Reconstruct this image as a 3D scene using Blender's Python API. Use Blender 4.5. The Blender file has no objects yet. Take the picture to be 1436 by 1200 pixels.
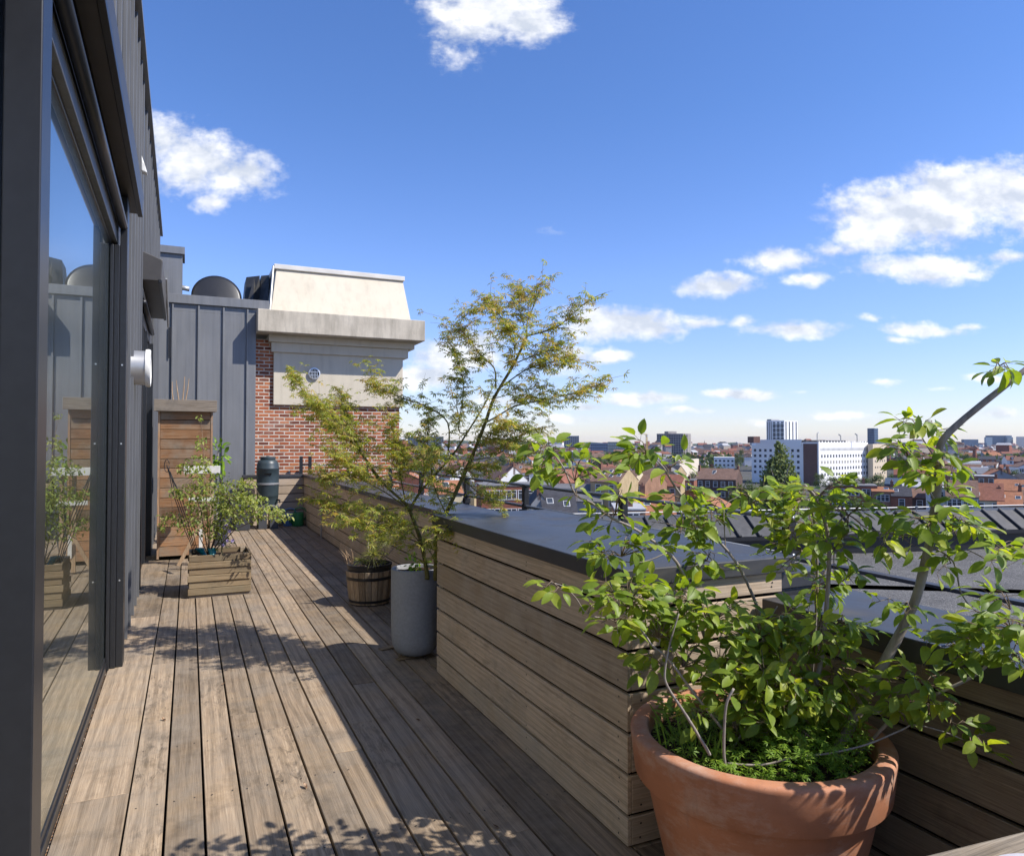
import bpy, math, random
from mathutils import Vector, Matrix
R = math.radians
random.seed(11)
scene = bpy.context.scene
COL = scene.collection
rnd = random.random
def uni(a, b): return a + (b - a) * rnd()

# ------------------------------------------------------------------ camera
CAMZ = 1.55
YAW = R(24.37); PITCH = R(1.26); F = 1000.0
FW = Vector((math.sin(YAW) * math.cos(PITCH), math.cos(YAW) * math.cos(PITCH), math.sin(PITCH)))
RT = Vector((math.cos(YAW), -math.sin(YAW), 0))
UP = RT.cross(FW)
CP = Vector((0, 0, CAMZ))
def ray(px, py):
    return FW + RT * ((px - 718) / F) + UP * ((600 - py) / F)
def at(px, py, d=None, X=None, Y=None, Z=None):
    """real place of something the photo shows: ray through a photo pixel, cut at a known depth / plane"""
    r = ray(px, py)
    if d is not None: t = d / (r.x * math.sin(YAW) + r.y * math.cos(YAW))
    elif X is not None: t = X / r.x
    elif Y is not None: t = Y / r.y
    else: t = (Z - CAMZ) / r.z
    return CP + r * t

cam = bpy.data.cameras.new('camera'); camo = bpy.data.objects.new('camera', cam); COL.objects.link(camo)
camo.location = CP; camo.rotation_euler = (R(90) + PITCH, 0, -YAW)
cam.sensor_width = 36; cam.lens = 36 * F / 1436; cam.clip_start = 0.05; cam.clip_end = 40000
scene.camera = camo

# ------------------------------------------------------------------ mesh helper
ORIG = {}
class MB:
    def __init__(s): s.v = []; s.f = []; s.m = []; s.mi = 0
    def add(s, vs, fs):
        n = len(s.v); s.v += [tuple(v) for v in vs]
        s.f += [tuple(i + n for i in f) for f in fs]; s.m += [s.mi] * len(fs)
    def box(s, x0, x1, y0, y1, z0, z1):
        s.add([(x0,y0,z0),(x1,y0,z0),(x1,y1,z0),(x0,y1,z0),(x0,y0,z1),(x1,y0,z1),(x1,y1,z1),(x0,y1,z1)],
              [(0,3,2,1),(4,5,6,7),(0,1,5,4),(1,2,6,5),(2,3,7,6),(3,0,4,7)])
    def obox(s, c, u, v, w):
        c = Vector(c); u = Vector(u); v = Vector(v); w = Vector(w)
        s.add([c-u-v-w, c+u-v-w, c+u+v-w, c-u+v-w, c-u-v+w, c+u-v+w, c+u+v+w, c-u+v+w],
              [(0,3,2,1),(4,5,6,7),(0,1,5,4),(1,2,6,5),(2,3,7,6),(3,0,4,7)])
    def bar(s, a, b, w, h, up=(0,0,1)):
        a = Vector(a); b = Vector(b); d = b - a
        sd = d.cross(Vector(up))
        if sd.length < 1e-6: sd = Vector((1,0,0))
        sd.normalize(); u = sd.cross(d).normalized()
        s.obox((a+b)/2, d/2, sd*(w/2), u*(h/2))
    def prism(s, poly, z0, z1):
        n = len(poly)
        s.add([(p[0],p[1],z0) for p in poly] + [(p[0],p[1],z1) for p in poly],
              [tuple(range(n-1,-1,-1)), tuple(range(n,2*n))] + [(i,(i+1)%n,n+(i+1)%n,n+i) for i in range(n)])
    def hexa(s, lo, hi):
        s.add(list(lo)+list(hi), [(0,3,2,1),(4,5,6,7),(0,1,5,4),(1,2,6,5),(2,3,7,6),(3,0,4,7)])
    def tube(s, pts, rs, n=6, cap=True):
        pts = [Vector(p) for p in pts]
        if not isinstance(rs, (list, tuple)): rs = [rs]*len(pts)
        vs = []; fs = []; prev = None
        for i, p in enumerate(pts):
            t = (pts[min(i+1,len(pts)-1)] - pts[max(i-1,0)]).normalized()
            if prev is None:
                a = t.cross(Vector((0,0,1)))
                if a.length < .05: a = t.cross(Vector((0,1,0)))
                a.normalize()
            else:
                a = (prev - t*prev.dot(t)).normalized()
            prev = a; b = t.cross(a)
            for k in range(n):
                th = 2*math.pi*k/n
                vs.append(p + (a*math.cos(th) + b*math.sin(th))*rs[i])
        for i in range(len(pts)-1):
            for k in range(n):
                fs.append((i*n+k, i*n+(k+1)%n, (i+1)*n+(k+1)%n, (i+1)*n+k))
        if cap:
            fs.append(tuple(range(n-1,-1,-1))); fs.append(tuple((len(pts)-1)*n+k for k in range(n)))
        s.add(vs, fs)
    def lathe(s, prof, c=(0,0,0), n=48, axis='z', close=True):
        vs = []; fs = []
        for r, z in prof:
            for k in range(n):
                th = 2*math.pi*k/n; a, b = r*math.cos(th), r*math.sin(th)
                if axis == 'z': q = (a, b, z)
                elif axis == 'x': q = (z, a, b)
                else: q = (a, -z, b)
                vs.append((c[0]+q[0], c[1]+q[1], c[2]+q[2]))
        m = len(prof)
        for i in range(m-1):
            for k in range(n):
                fs.append((i*n+k, i*n+(k+1)%n, (i+1)*n+(k+1)%n, (i+1)*n+k))
        if close:
            fs.append(tuple(range(n-1,-1,-1))); fs.append(tuple((m-1)*n+k for k in range(n)))
        s.add(vs, fs)
    def leaf(s, base, dv, nv, L, W, fold=.25, curl=.25):
        dv = dv.normalized(); sd = dv.cross(nv)
        if sd.length < 1e-4: sd = dv.cross(Vector((.3,.5,.8)))
        sd.normalize(); nv = sd.cross(dv)
        st = ((.0,.04),(.2,.72),(.45,1.0),(.7,.84),(.88,.45),(1.0,.0))
        vs = []
        for t, w in st:
            m = base + dv*(t*L) - nv*(curl*t*t*L)
            hw = W*.5*w
            vs += [m - sd*hw + nv*(hw*fold), m, m + sd*hw + nv*(hw*fold)]
        fs = []
        for i in range(len(st)-1):
            a = i*3; fs += [(a,a+1,a+4,a+3),(a+1,a+2,a+5,a+4)]
        s.add(vs, fs)
    def star(s, c, dv, nv, L, lob=5):
        dv = dv.normalized(); sd = dv.cross(nv)
        if sd.length < 1e-4: sd = dv.cross(Vector((.3,.5,.8)))
        sd.normalize(); nv = sd.cross(dv)
        vs = []; fs = []
        for k in range(lob):
            a = (k-(lob-1)/2)*R(46); l = L*(1-.11*abs(k-(lob-1)/2)); w = L*.10
            d = dv*math.cos(a) + sd*math.sin(a); e = d.cross(nv)
            n = len(vs)
            vs += [c, c + d*l*.5 - e*w - nv*l*.04, c + d*l - nv*l*.3, c + d*l*.5 + e*w - nv*l*.04]
            fs.append((n,n+1,n+2,n+3))
        s.add(vs, fs)
    def build(s, name, mats, parent=None, loc=None, smooth=False, bevel=0, seg=2):
        if parent is not None: o0 = ORIG.get(parent.name, Vector((0,0,0)))
        else: o0 = Vector(loc) if loc is not None else Vector((0,0,0))
        me = bpy.data.meshes.new(name)
        me.from_pydata([(v[0]-o0.x, v[1]-o0.y, v[2]-o0.z) for v in s.v], [], s.f)
        if not isinstance(mats, (list, tuple)): mats = [mats]
        for m in mats: me.materials.append(m)
        if len(mats) > 1: me.polygons.foreach_set('material_index', s.m)
        if smooth: me.polygons.foreach_set('use_smooth', [True]*len(s.f))
        me.update()
        o = bpy.data.objects.new(name, me); COL.objects.link(o)
        if parent is not None: o.parent = parent
        else: o.location = o0
        ORIG[o.name] = o0
        if bevel:
            b = o.modifiers.new('bevel', 'BEVEL'); b.width = bevel; b.segments = seg; b.limit_method = 'ANGLE'
        if smooth == 'auto':
            try:
                me.set_sharp_from_angle(angle=R(40))
            except Exception: pass
        return o

def tag(o, label=None, cat=None, group=None, kind=None):
    if label: o['label'] = label
    if cat: o['category'] = cat
    if group: o['group'] = group
    if kind: o['kind'] = kind
    return o
def thing(name, label, cat, loc, group=None):
    o = bpy.data.objects.new(name, None); COL.objects.link(o); o.empty_display_size = .1
    o.location = loc; ORIG[o.name] = Vector(loc)
    return tag(o, label, cat, group)
def copy_tree(o, parent=None):
    c = o.copy(); COL.objects.link(c)
    if parent is not None: c.parent = parent
    for ch in [x for x in o.children]: copy_tree(ch, c)
    return c

# ------------------------------------------------------------------ materials
class NT:
    def __init__(s, name):
        s.mat = bpy.data.materials.new(name); s.mat.use_nodes = True
        s.t = s.mat.node_tree; s.n = s.t.nodes; s.l = s.t.links
        s.p = s.n['Principled BSDF']; s.out = s.n['Material Output']
    def new(s, ty, **kw):
        n = s.n.new(ty)
        for k, v in kw.items(): setattr(n, k, v)
        return n
    def link(s, a, b): s.l.new(a, b)
    def coords(s, scale=(1,1,1), isl=0, kind='Object'):
        tc = s.new('ShaderNodeTexCoord'); o = tc.outputs[kind]
        if isl:
            g = s.new('ShaderNodeNewGeometry'); m = s.new('ShaderNodeVectorMath', operation='MULTIPLY_ADD')
            cx = s.new('ShaderNodeCombineXYZ')
            for i in range(3): s.link(g.outputs['Random Per Island'], cx.inputs[i])
            s.link(cx.outputs[0], m.inputs[0]); m.inputs[1].default_value = (isl, isl*1.7, isl*2.3); s.link(o, m.inputs[2]); o = m.outputs[0]
        mp = s.new('ShaderNodeMapping'); s.link(o, mp.inputs[0]); mp.inputs['Scale'].default_value = scale
        return mp.outputs[0]
    def noise(s, vec, scale, detail=4, rough=.55, dist=0):
        n = s.new('ShaderNodeTexNoise'); s.link(vec, n.inputs['Vector'])
        n.inputs['Scale'].default_value = scale; n.inputs['Detail'].default_value = detail
        n.inputs['Roughness'].default_value = rough; n.inputs['Distortion'].default_value = dist
        return n.outputs['Fac']
    def ramp(s, fac, stops):
        n = s.new('ShaderNodeValToRGB'); s.link(fac, n.inputs[0]); e = n.color_ramp.elements
        while len(e) < len(stops): e.new(.5)
        for i, (p, c) in enumerate(stops):
            e[i].position = p; e[i].color = (c[0], c[1], c[2], 1) if hasattr(c, '__len__') else (c, c, c, 1)
        return n.outputs[0]
    def mix(s, fac, a, b, ty='MIX'):
        n = s.new('ShaderNodeMix', data_type='RGBA', blend_type=ty)
        for i, x in ((0, fac), (6, a), (7, b)):
            if hasattr(x, 'is_linked'): s.link(x, n.inputs[i])
            elif hasattr(x, '__len__'): n.inputs[i].default_value = (x[0], x[1], x[2], 1)
            else: n.inputs[i].default_value = x
        return n.outputs[2]
    def math(s, op, a, b=0.0, clamp=False):
        n = s.new('ShaderNodeMath', operation=op); n.use_clamp = clamp
        for i, x in ((0, a), (1, b)):
            if hasattr(x, 'is_linked'): s.link(x, n.inputs[i])
            else: n.inputs[i].default_value = x
        return n.outputs[0]
    def island(s): return s.new('ShaderNodeNewGeometry').outputs['Random Per Island']
    def bump(s, h, strength=.3, dist=.01):
        b = s.new('ShaderNodeBump'); b.inputs['Strength'].default_value = strength; b.inputs['Distance'].default_value = dist
        s.link(h, b.inputs['Height']); s.link(b.outputs[0], s.p.inputs['Normal'])
    def set(s, col=None, rough=None, metal=None, spec=None):
        if col is not None:
            if hasattr(col, 'is_linked'): s.link(col, s.p.inputs['Base Color'])
            else: s.p.inputs['Base Color'].default_value = (col[0], col[1], col[2], 1)
        if rough is not None:
            if hasattr(rough, 'is_linked'): s.link(rough, s.p.inputs['Roughness'])
            else: s.p.inputs['Roughness'].default_value = rough
        if metal is not None: s.p.inputs['Metallic'].default_value = metal
        if spec is not None: s.p.inputs['Specular IOR Level'].default_value = spec
        return s.mat

def m_plain(name, col, rough=.6, metal=0, var=.12, scale=6, spec=None, bump=0, bscale=40):
    t = NT(name); v = t.coords()
    n = t.noise(v, scale, 5)
    c = t.ramp(n, [(.25, [x*(1-var) for x in col]), (.75, [min(1, x*(1+var)) for x in col])])
    if bump:
        t.bump(t.noise(v, bscale, 3), bump, .01)
    return t.set(c, rough, metal, spec)

def m_wood(name, axis, dark, mid, light, rough=.75, grain=1.0, patch=.5, grey=None, fine=.55, figure=0, bvar=1.0, speck=.8, weather=0):
    t = NT(name)
    sc = [85, 85, 85]; sc[axis] = 2.2
    v = t.coords(tuple(sc), isl=7)
    v2 = t.coords(tuple([6 if i != axis else .9 for i in range(3)]), isl=5)
    v3 = t.coords((1,1,1), isl=3)
    g = t.noise(v, 1.0*grain, 6, .6, 1.2)
    fscale = [300, 300, 300]; fscale[axis] = 7
    g2 = t.noise(t.coords(tuple(fscale), isl=4), 1.0, 3, .6)
    big = t.noise(v2, 1.0, 4, .6, 2.0)
    pat = t.noise(v3, 2.2, 5, .65)
    c = t.ramp(g, [(.28, dark), (.5, mid), (.74, light)])
    c = t.mix(t.math('MULTIPLY', t.ramp(big, [(.4, 0), (.7, 1)]), .45), c, mid)
    isl = t.island()
    if figure:   # cathedral figure: rings cut lengthways
        sc = [5.5, 5.5, 5.5]; sc[axis] = .42
        wv = t.new('ShaderNodeTexWave', wave_type='RINGS', rings_direction='XYZ'[axis]); t.link(t.coords(tuple(sc), isl=11), wv.inputs['Vector'])
        wv.inputs['Scale'].default_value = 2.2; wv.inputs['Distortion'].default_value = 7; wv.inputs['Detail'].default_value = 3; wv.inputs['Detail Scale'].default_value = .8
        c = t.mix(figure, c, t.ramp(wv.outputs['Fac'], [(.15, .62), (.6, 1.12), (.9, 1.0)]), 'MULTIPLY')
    br = t.ramp(isl, [(0, 1-.4*bvar), (.3, 1-.12*bvar), (.7, 1+.08*bvar), (1, 1+.3*bvar)])
    c = t.mix(1.0, c, br, 'MULTIPLY')
    if grey: 
        c = t.mix(t.math('MULTIPLY', t.ramp(pat, [(.42, 0), (.68, 1)]), patch), c, grey)
    if weather:   # some boards are blotched dark, some tan
        msk = t.ramp(t.math('FRACT', t.math('MULTIPLY', isl, 7.31)), [(.45, 0), (.7, 1)])
        ws = [26, 26, 26]; ws[axis] = 7
        blot = t.ramp(t.noise(t.coords(tuple(ws), isl=13), 1.0, 7, .75, .6), [(.47, 0), (.62, 1)])
        area = t.ramp(t.noise(t.coords((1.6,1.6,1.6), isl=17), 1.0, 3), [(.42, 0), (.6, 1)])
        c = t.mix(t.math('MULTIPLY', t.math('MULTIPLY', blot, area), t.math('MULTIPLY', msk, weather)), c, (.085,.068,.052))
        tan = t.ramp(t.noise(t.coords((2.4,2.4,2.4), isl=19), 1.0, 5, .7), [(.5, 0), (.72, 1)])
        c = t.mix(t.math('MULTIPLY', tan, .35), c, (.40,.275,.15))
    dk = t.ramp(t.noise(t.coords((3,3,3), isl=9), 1.3, 6, .7), [(.52, 1), (.74, .52)])
    c = t.mix(speck, c, dk, 'MULTIPLY')
    c = t.mix(fine, c, t.ramp(g2, [(.3, .62), (.65, 1.15)]), 'MULTIPLY')
    h = t.math('ADD', g, t.math('MULTIPLY', g2, .6))
    t.bump(h, .35, .004)
    return t.set(c, rough, spec=.25)

M = {}
M['deck'] = m_wood('deck_wood', 1, (.19,.136,.09), (.275,.206,.14), (.345,.27,.193), grey=(.25,.214,.172), patch=.65, figure=.6, bvar=1.2, weather=.8)
M['clad_y'] = m_wood('cladding_wood_lengthways', 1, (.40,.295,.198), (.545,.42,.295), (.645,.52,.385), grey=(.50,.43,.345), patch=.55, figure=.4, bvar=.75, speck=.45, weather=.3)
M['clad_x'] = m_wood('cladding_wood_crossways', 0, (.38,.28,.195), (.50,.385,.275), (.60,.48,.355), grey=(.46,.395,.325), patch=.5, figure=.35, bvar=.45, speck=.35)
M['clad_dark'] = m_wood('cladding_wood_dark', 1, (.14,.10,.068), (.23,.17,.12), (.31,.24,.175), grey=(.24,.22,.17), patch=.5, bvar=.5)  # darker brown version of the cladding, for the near parapet boards
M['shed'] = m_wood('cabinet_wood', 0, (.11,.05,.024), (.26,.13,.06), (.34,.22,.125), grey=(.235,.195,.145), patch=1.0, bvar=1.3)
M['shed_y'] = m_wood('cabinet_wood_side', 2, (.20,.10,.045), (.36,.2,.1), (.44,.32,.2), grey=(.27,.24,.2), patch=.7)
M['shedroof'] = m_wood('cabinet_roof_wood', 0, (.10,.08,.06), (.2,.165,.13), (.28,.24,.19), grey=(.2,.18,.16), patch=.6)
M['crate'] = m_wood('planter_wood', 0, (.13,.088,.05), (.265,.19,.11), (.36,.275,.175), grey=(.21,.185,.125), patch=.6)
M['crate_y'] = m_wood('planter_wood_side', 1, (.13,.088,.05), (.265,.19,.11), (.36,.275,.175), grey=(.21,.185,.125), patch=.6)
M['stave'] = m_wood('barrel_wood', 2, (.15,.10,.06), (.36,.26,.165), (.48,.37,.25), grey=(.26,.24,.2), patch=.5)
M['tablewood'] = m_wood('table_wood', 0, (.10,.08,.055), (.30,.24,.17), (.44,.38,.29), grey=(.28,.26,.23), patch=.4)
M['rawwood'] = m_wood('raw_wood', 2, (.22,.14,.08), (.38,.26,.16), (.5,.38,.25), grey=(.36,.3,.24), patch=.3)
M['whitewood'] = m_plain('white_painted_wood', (.6,.58,.53), .6, var=.15, scale=12)

t = NT('zinc_cladding'); v = t.coords()
n1 = t.noise(v, 1.6, 4); n2 = t.noise(t.coords((9,9,1.2)), 1.5, 5)
c = t.mix(.5, t.ramp(n1, [(.3,(.185,.19,.196)),(.7,(.225,.23,.237))]), t.ramp(n2, [(.3,(.19,.194,.2)),(.7,(.22,.224,.23))]))
t.bump(t.noise(v, 2.5, 2), .12, .02)
c = t.mix(.55, c, t.ramp(t.noise(t.coords((14,14,.35)), 1.2, 7, .7), [(.4,1.06),(.72,.72)]), 'MULTIPLY')
M['zinc'] = t.set(c, t.ramp(n2, [(.3,.42),(.7,.56)]), .25, .4)
t = NT('front_zinc_cladding'); v = t.coords()
c = t.ramp(t.noise(t.coords((9,9,1.0)), 1.5, 5), [(.3,(.115,.118,.124)),(.7,(.155,.158,.164))])
c = t.mix(.5, c, t.ramp(t.noise(t.coords((16,16,.4)), 1.2, 7, .7), [(.4,1.06),(.72,.7)]), 'MULTIPLY'); t.bump(t.noise(v, 2.2, 2), .15, .02)
M['zincfront'] = t.set(c, .48, .25, .4)
M['frame'] = m_plain('anthracite_aluminium', (.027,.028,.031), .36, .3, .1, 30, .45)
M['awning'] = m_plain('anthracite_awning_case', (.075,.07,.066), .42, .25, .1, 12, .4)
t = NT('dark_zinc_capping'); v = t.coords()
c = t.ramp(t.noise(v, 2.6, 6, .6), [(.3,(.036,.038,.045)),(.7,(.06,.062,.068))])
dust = t.ramp(t.noise(v, 1.4, 8, .72, 1.0), [(.5,0),(.72,1)]); c = t.mix(t.math('MULTIPLY', dust, .45), c, (.15,.135,.115))
spots = t.ramp(t.noise(v, 38, 2, .5), [(.74,0),(.78,1)]); c = t.mix(t.math('MULTIPLY', spots, .6), c, (.3,.29,.27))
t.bump(t.noise(v, 2.2, 2), .12, .02)
M['cap'] = t.set(c, t.ramp(dust, [(0,.42),(1,.65)]), .3, .45)
M['black'] = m_plain('black_metal', (.018,.018,.02), .45, .2, .1, 20)
M['dark'] = m_plain('dark_void', (.012,.011,.010), .95, 0, .2, 5, .05)
M['steel'] = m_plain('galvanised_rail', (.20,.215,.235), .38, .7, .12, 20)
M['greypost'] = m_plain('grey_post_metal', (.34,.34,.34), .45, .5, .1, 40)
M['alu'] = m_plain('brushed_aluminium', (.62,.62,.61), .38, .75, .06, 20)
M['whiteplastic'] = m_plain('white_plastic', (.75,.74,.7), .4, 0, .04, 20)
M['felt'] = None
t = NT('gravel_felt'); v = t.coords()
vo = t.new('ShaderNodeTexVoronoi'); t.link(v, vo.inputs['Vector']); vo.inputs['Scale'].default_value = 62
sep = t.new('ShaderNodeSeparateColor'); t.link(vo.outputs['Color'], sep.inputs[0])
c = t.ramp(sep.outputs[0], [(0,(.075,.073,.07)),(.55,(.13,.127,.122)),(.9,(.18,.175,.168)),(1,(.28,.27,.25))])
c = t.mix(1.0, c, t.ramp(t.noise(v, .9, 5), [(.3,.72),(.7,1.15)]), 'MULTIPLY')
t.bump(vo.outputs['Distance'], .6, .02)
M['felt'] = t.set(c, .9, spec=.2)
t = NT('batten_roof_felt'); v = t.coords()
c = t.ramp(t.noise(v, 5, 6, .7), [(.3,(.035,.035,.036)),(.6,(.07,.069,.068)),(.8,(.12,.115,.11))])
M['batten'] = t.set(c, .55, spec=.4)

t = NT('tower_brick'); tc = t.new('ShaderNodeTexCoord'); sp = t.new('ShaderNodeSeparateXYZ'); t.link(tc.outputs['Object'], sp.inputs[0])
cb = t.new('ShaderNodeCombineXYZ'); t.link(sp.outputs[0], cb.inputs[0]); t.link(sp.outputs[2], cb.inputs[1])
nz = t.new('ShaderNodeTexNoise'); nz.inputs['Scale'].default_value = 9; t.link(tc.outputs['Object'], nz.inputs['Vector'])
ad = t.new('ShaderNodeVectorMath', operation='MULTIPLY_ADD'); t.link(nz.outputs['Color'], ad.inputs[0]); ad.inputs[1].default_value = (.012,.012,0); t.link(cb.outputs[0], ad.inputs[2])
br = t.new('ShaderNodeTexBrick'); t.link(ad.outputs[0], br.inputs['Vector'])
br.inputs['Scale'].default_value = 1; br.inputs['Brick Width'].default_value = .195; br.inputs['Row Height'].default_value = .0693
br.inputs['Mortar Size'].default_value = .0115; br.inputs['Mortar Smooth'].default_value = .25; br.inputs['Bias'].default_value = 0
br.inputs['Color1'].default_value = (0,0,0,1); br.inputs['Color2'].default_value = (1,1,1,1); br.inputs['Mortar'].default_value = (.5,.5,.5,1)
bc = t.ramp(br.outputs['Color'], [(0,(.13,.045,.03)),(.25,(.28,.08,.04)),(.6,(.40,.12,.052)),(.85,(.48,.175,.075)),(1,(.19,.065,.042))])
bc = t.mix(.6, bc, t.ramp(t.noise(t.coords(), 30, 4, .7), [(.3,.55),(.7,1.25)]), 'MULTIPLY')
mc = t.ramp(t.noise(t.coords(), 6, 5), [(.35,(.42,.35,.28)),(.65,(.64,.57,.49))])
c = t.mix(br.outputs['Fac'], bc, mc)
efl = t.ramp(t.noise(t.coords((1.0,1.0,2.2)), 1.0, 6, .65), [(.56,0),(.76,.5)])
c = t.mix(efl, c, (.58,.48,.41))
inv = t.math('SUBTRACT', 1.0, br.outputs['Fac']); t.bump(inv, .7, .008)
M['brick'] = t.set(c, .85, spec=.2)

t = NT('stucco'); v = t.coords()
c = t.ramp(t.noise(v, 1.2, 6, .6), [(.3,(.575,.51,.395)),(.7,(.64,.575,.46))])
st = t.ramp(t.noise(t.coords((7,7,.8)), 1.0, 6, .65), [(.5,1),(.8,.78)])
c = t.mix(.8, c, st, 'MULTIPLY'); t.bump(t.noise(v, 45, 4, .6), .25, .01)
M['stucco'] = t.set(c, .9, spec=.15)
t = NT('stained_concrete'); v = t.coords()
c = t.ramp(t.noise(v, 1.6, 6, .65), [(.3,(.44,.39,.31)),(.7,(.60,.54,.44))])
st = t.ramp(t.noise(t.coords((5,5,.7)), 1.2, 7, .7), [(.42,1.05),(.75,.5)])
c = t.mix(.75, c, st, 'MULTIPLY'); t.bump(t.noise(v, 40, 4, .6), .25, .01)
M['conc'] = t.set(c, .9, spec=.15)
M['slab'] = m_plain('pale_stone_slab', (.66,.63,.57), .8, 0, .12, 3)

t = NT('terracotta'); v = t.coords()
c = t.ramp(t.noise(v, 3.2, 6, .6), [(.25,(.35,.14,.07)),(.55,(.45,.19,.098)),(.8,(.50,.25,.15))])
c = t.mix(.5, c, t.ramp(t.noise(t.coords((1,1,4)), 4, 6, .7), [(.35,.8),(.7,1.1)]), 'MULTIPLY')
bl = t.ramp(t.noise(t.coords((1.6,1.6,3.5)), 1.7, 8, .75), [(.5,0),(.68,.6)])
c = t.mix(bl, c, (.54,.41,.33)); c = t.mix(t.ramp(t.noise(t.coords((9,9,1.2)), 1.3, 6, .7), [(.58,0),(.75,.4)]), c, (.20,.12,.085)); c = t.mix(t.ramp(t.noise(v, 120, 3, .6), [(.62,0),(.72,.35)]), c, (.24,.12,.08)); t.bump(t.noise(v, 60, 4), .12, .004)
M['terra'] = t.set(c, .72, spec=.3)
t = NT('grey_concrete_planter'); v = t.coords()
c = t.ramp(t.noise(v, 3, 6, .6), [(.3,(.265,.27,.282)),(.7,(.33,.335,.347))])
c = t.mix(.5, c, t.ramp(t.noise(v, 55, 3), [(.35,.85),(.65,1.1)]), 'MULTIPLY'); t.bump(t.noise(v, 50, 4), .1, .004)
M['planter'] = t.set(c, .75, spec=.3)
M['butt'] = m_plain('dark_green_plastic', (.032,.048,.055), .42, 0, .12, 8, .5)
M['anthraplastic'] = m_plain('anthracite_plastic', (.05,.053,.06), .5, 0, .12, 8, .5)
M['greenplastic'] = m_plain('green_plastic', (.03,.22,.07), .4, 0, .1, 10, .5)
M['blueplastic'] = m_plain('blue_plastic', (.12,.26,.52), .4, 0, .1, 10, .5)
M['teal'] = m_plain('teal_plastic', (.01,.22,.24), .45, 0, .2, 30, .5)
M['palewood'] = m_plain('pale_ceramic', (.55,.53,.56), .35, 0, .08, 10, .5)
t = NT('potting_soil'); v = t.coords()
c = t.ramp(t.noise(v, 55, 6, .75), [(.3,(.018,.012,.008)),(.6,(.06,.04,.028)),(.8,(.2,.13,.08))])
t.bump(t.noise(v, 40, 5), .9, .03); M['soil'] = t.set(c, .95, spec=.1)
t = NT('leaf_litter'); v = t.coords()
vo = t.new('ShaderNodeTexVoronoi'); t.link(v, vo.inputs['Vector']); vo.inputs['Scale'].default_value = 70
sep = t.new('ShaderNodeSeparateColor'); t.link(vo.outputs['Color'], sep.inputs[0])
c = t.ramp(sep.outputs[0], [(0,(.05,.035,.025)),(.4,(.16,.09,.05)),(.75,(.3,.16,.07)),(1,(.5,.42,.34))]); t.bump(vo.outputs['Distance'], .8, .02)
M['litter'] = t.set(c, .9)

def m_bark(name, a, b, rough=.85, sc=30):
    t = NT(name); v = t.coords((1,1,.35)); n = t.noise(v, sc, 6, .65)
    t.bump(n, .4, .004)
    return t.set(t.ramp(n, [(.3,a),(.7,b)]), rough, spec=.2)
M['bark'] = m_bark('grey_bark', (.19,.16,.138), (.40,.35,.31))
M['twig'] = m_bark('brown_twig', (.14,.10,.07), (.26,.2,.14))
M['maplebark'] = m_bark('mossy_maple_bark', (.075,.07,.022), (.19,.17,.06))
def m_leaf(name, stops, trans=.35, rough=.5, tcol=None, spec=.35):
    t = NT(name); isl = t.island()
    c = t.ramp(isl, stops)
    v = t.coords()
    c = t.mix(.5, c, t.ramp(t.noise(v, 90, 3), [(.3,.75),(.7,1.2)]), 'MULTIPLY')
    t.set(c, rough, spec=spec)
    tr = t.new('ShaderNodeBsdfTranslucent')
    tc = t.mix(1.0, c, tcol or (1.35,1.25,.5), 'MULTIPLY'); t.link(tc, tr.inputs[0])
    mx = t.new('ShaderNodeMixShader'); mx.inputs[0].default_value = trans
    t.link(t.p.outputs[0], mx.inputs[1]); t.link(tr.outputs[0], mx.inputs[2]); t.link(mx.outputs[0], t.out.inputs[0])
    return t.mat
M['amel'] = m_leaf('serviceberry_leaf', [(0,(.14,.22,.035)),(.4,(.215,.31,.045)),(.75,(.29,.385,.05)),(1,(.42,.46,.06))], .52, .45, tcol=(1.5,1.4,.4), spec=.4)
M['weed'] = m_leaf('weed_leaf', [(0,(.14,.26,.03)),(.5,(.23,.38,.05)),(1,(.33,.47,.08))], .5)
M['maple'] = m_leaf('maple_leaf_green', [(0,(.21,.28,.06)),(.35,(.32,.39,.085)),(.65,(.43,.465,.11)),(.88,(.54,.48,.13)),(1,(.56,.43,.14))], .55)
M['maplered'] = m_leaf('maple_leaf_bronze', [(0,(.36,.33,.10)),(.4,(.48,.40,.14)),(.75,(.56,.43,.18)),(1,(.58,.39,.18))], .5)
M['shrub'] = m_leaf('shrub_leaf', [(0,(.15,.21,.045)),(.5,(.27,.33,.075)),(1,(.42,.44,.13))], .45)
M['shrubdark'] = m_leaf('clematis_leaf', [(0,(.05,.08,.02)),(.5,(.09,.13,.03)),(1,(.16,.15,.06))], .3)
M['bright'] = m_leaf('glossy_bright_leaf', [(0,(.1,.2,.01)),(.5,(.17,.3,.02)),(1,(.26,.4,.03))], .35)
M['pine'] = m_leaf('pine_needle', [(0,(.18,.23,.07)),(.5,(.33,.37,.13)),(1,(.52,.52,.24))], .4)
M['lilac'] = m_leaf('lilac_petal', [(0,(.3,.22,.5)),(1,(.5,.42,.7))], .3, tcol=(1,1,1))
M['yellow'] = m_leaf('yellow_petal', [(0,(.7,.5,.02)),(1,(.8,.6,.05))], .3, tcol=(1,1,1))
M['crown'] = m_leaf('town_tree_leaf', [(0,(.05,.08,.022)),(.5,(.085,.125,.033)),(1,(.14,.18,.05))], .35, .6, spec=.15)
M['crown2'] = m_leaf('poplar_leaf', [(0,(.10,.14,.05)),(.5,(.165,.21,.075)),(1,(.23,.27,.10))], .4, .6, spec=.15)
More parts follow.
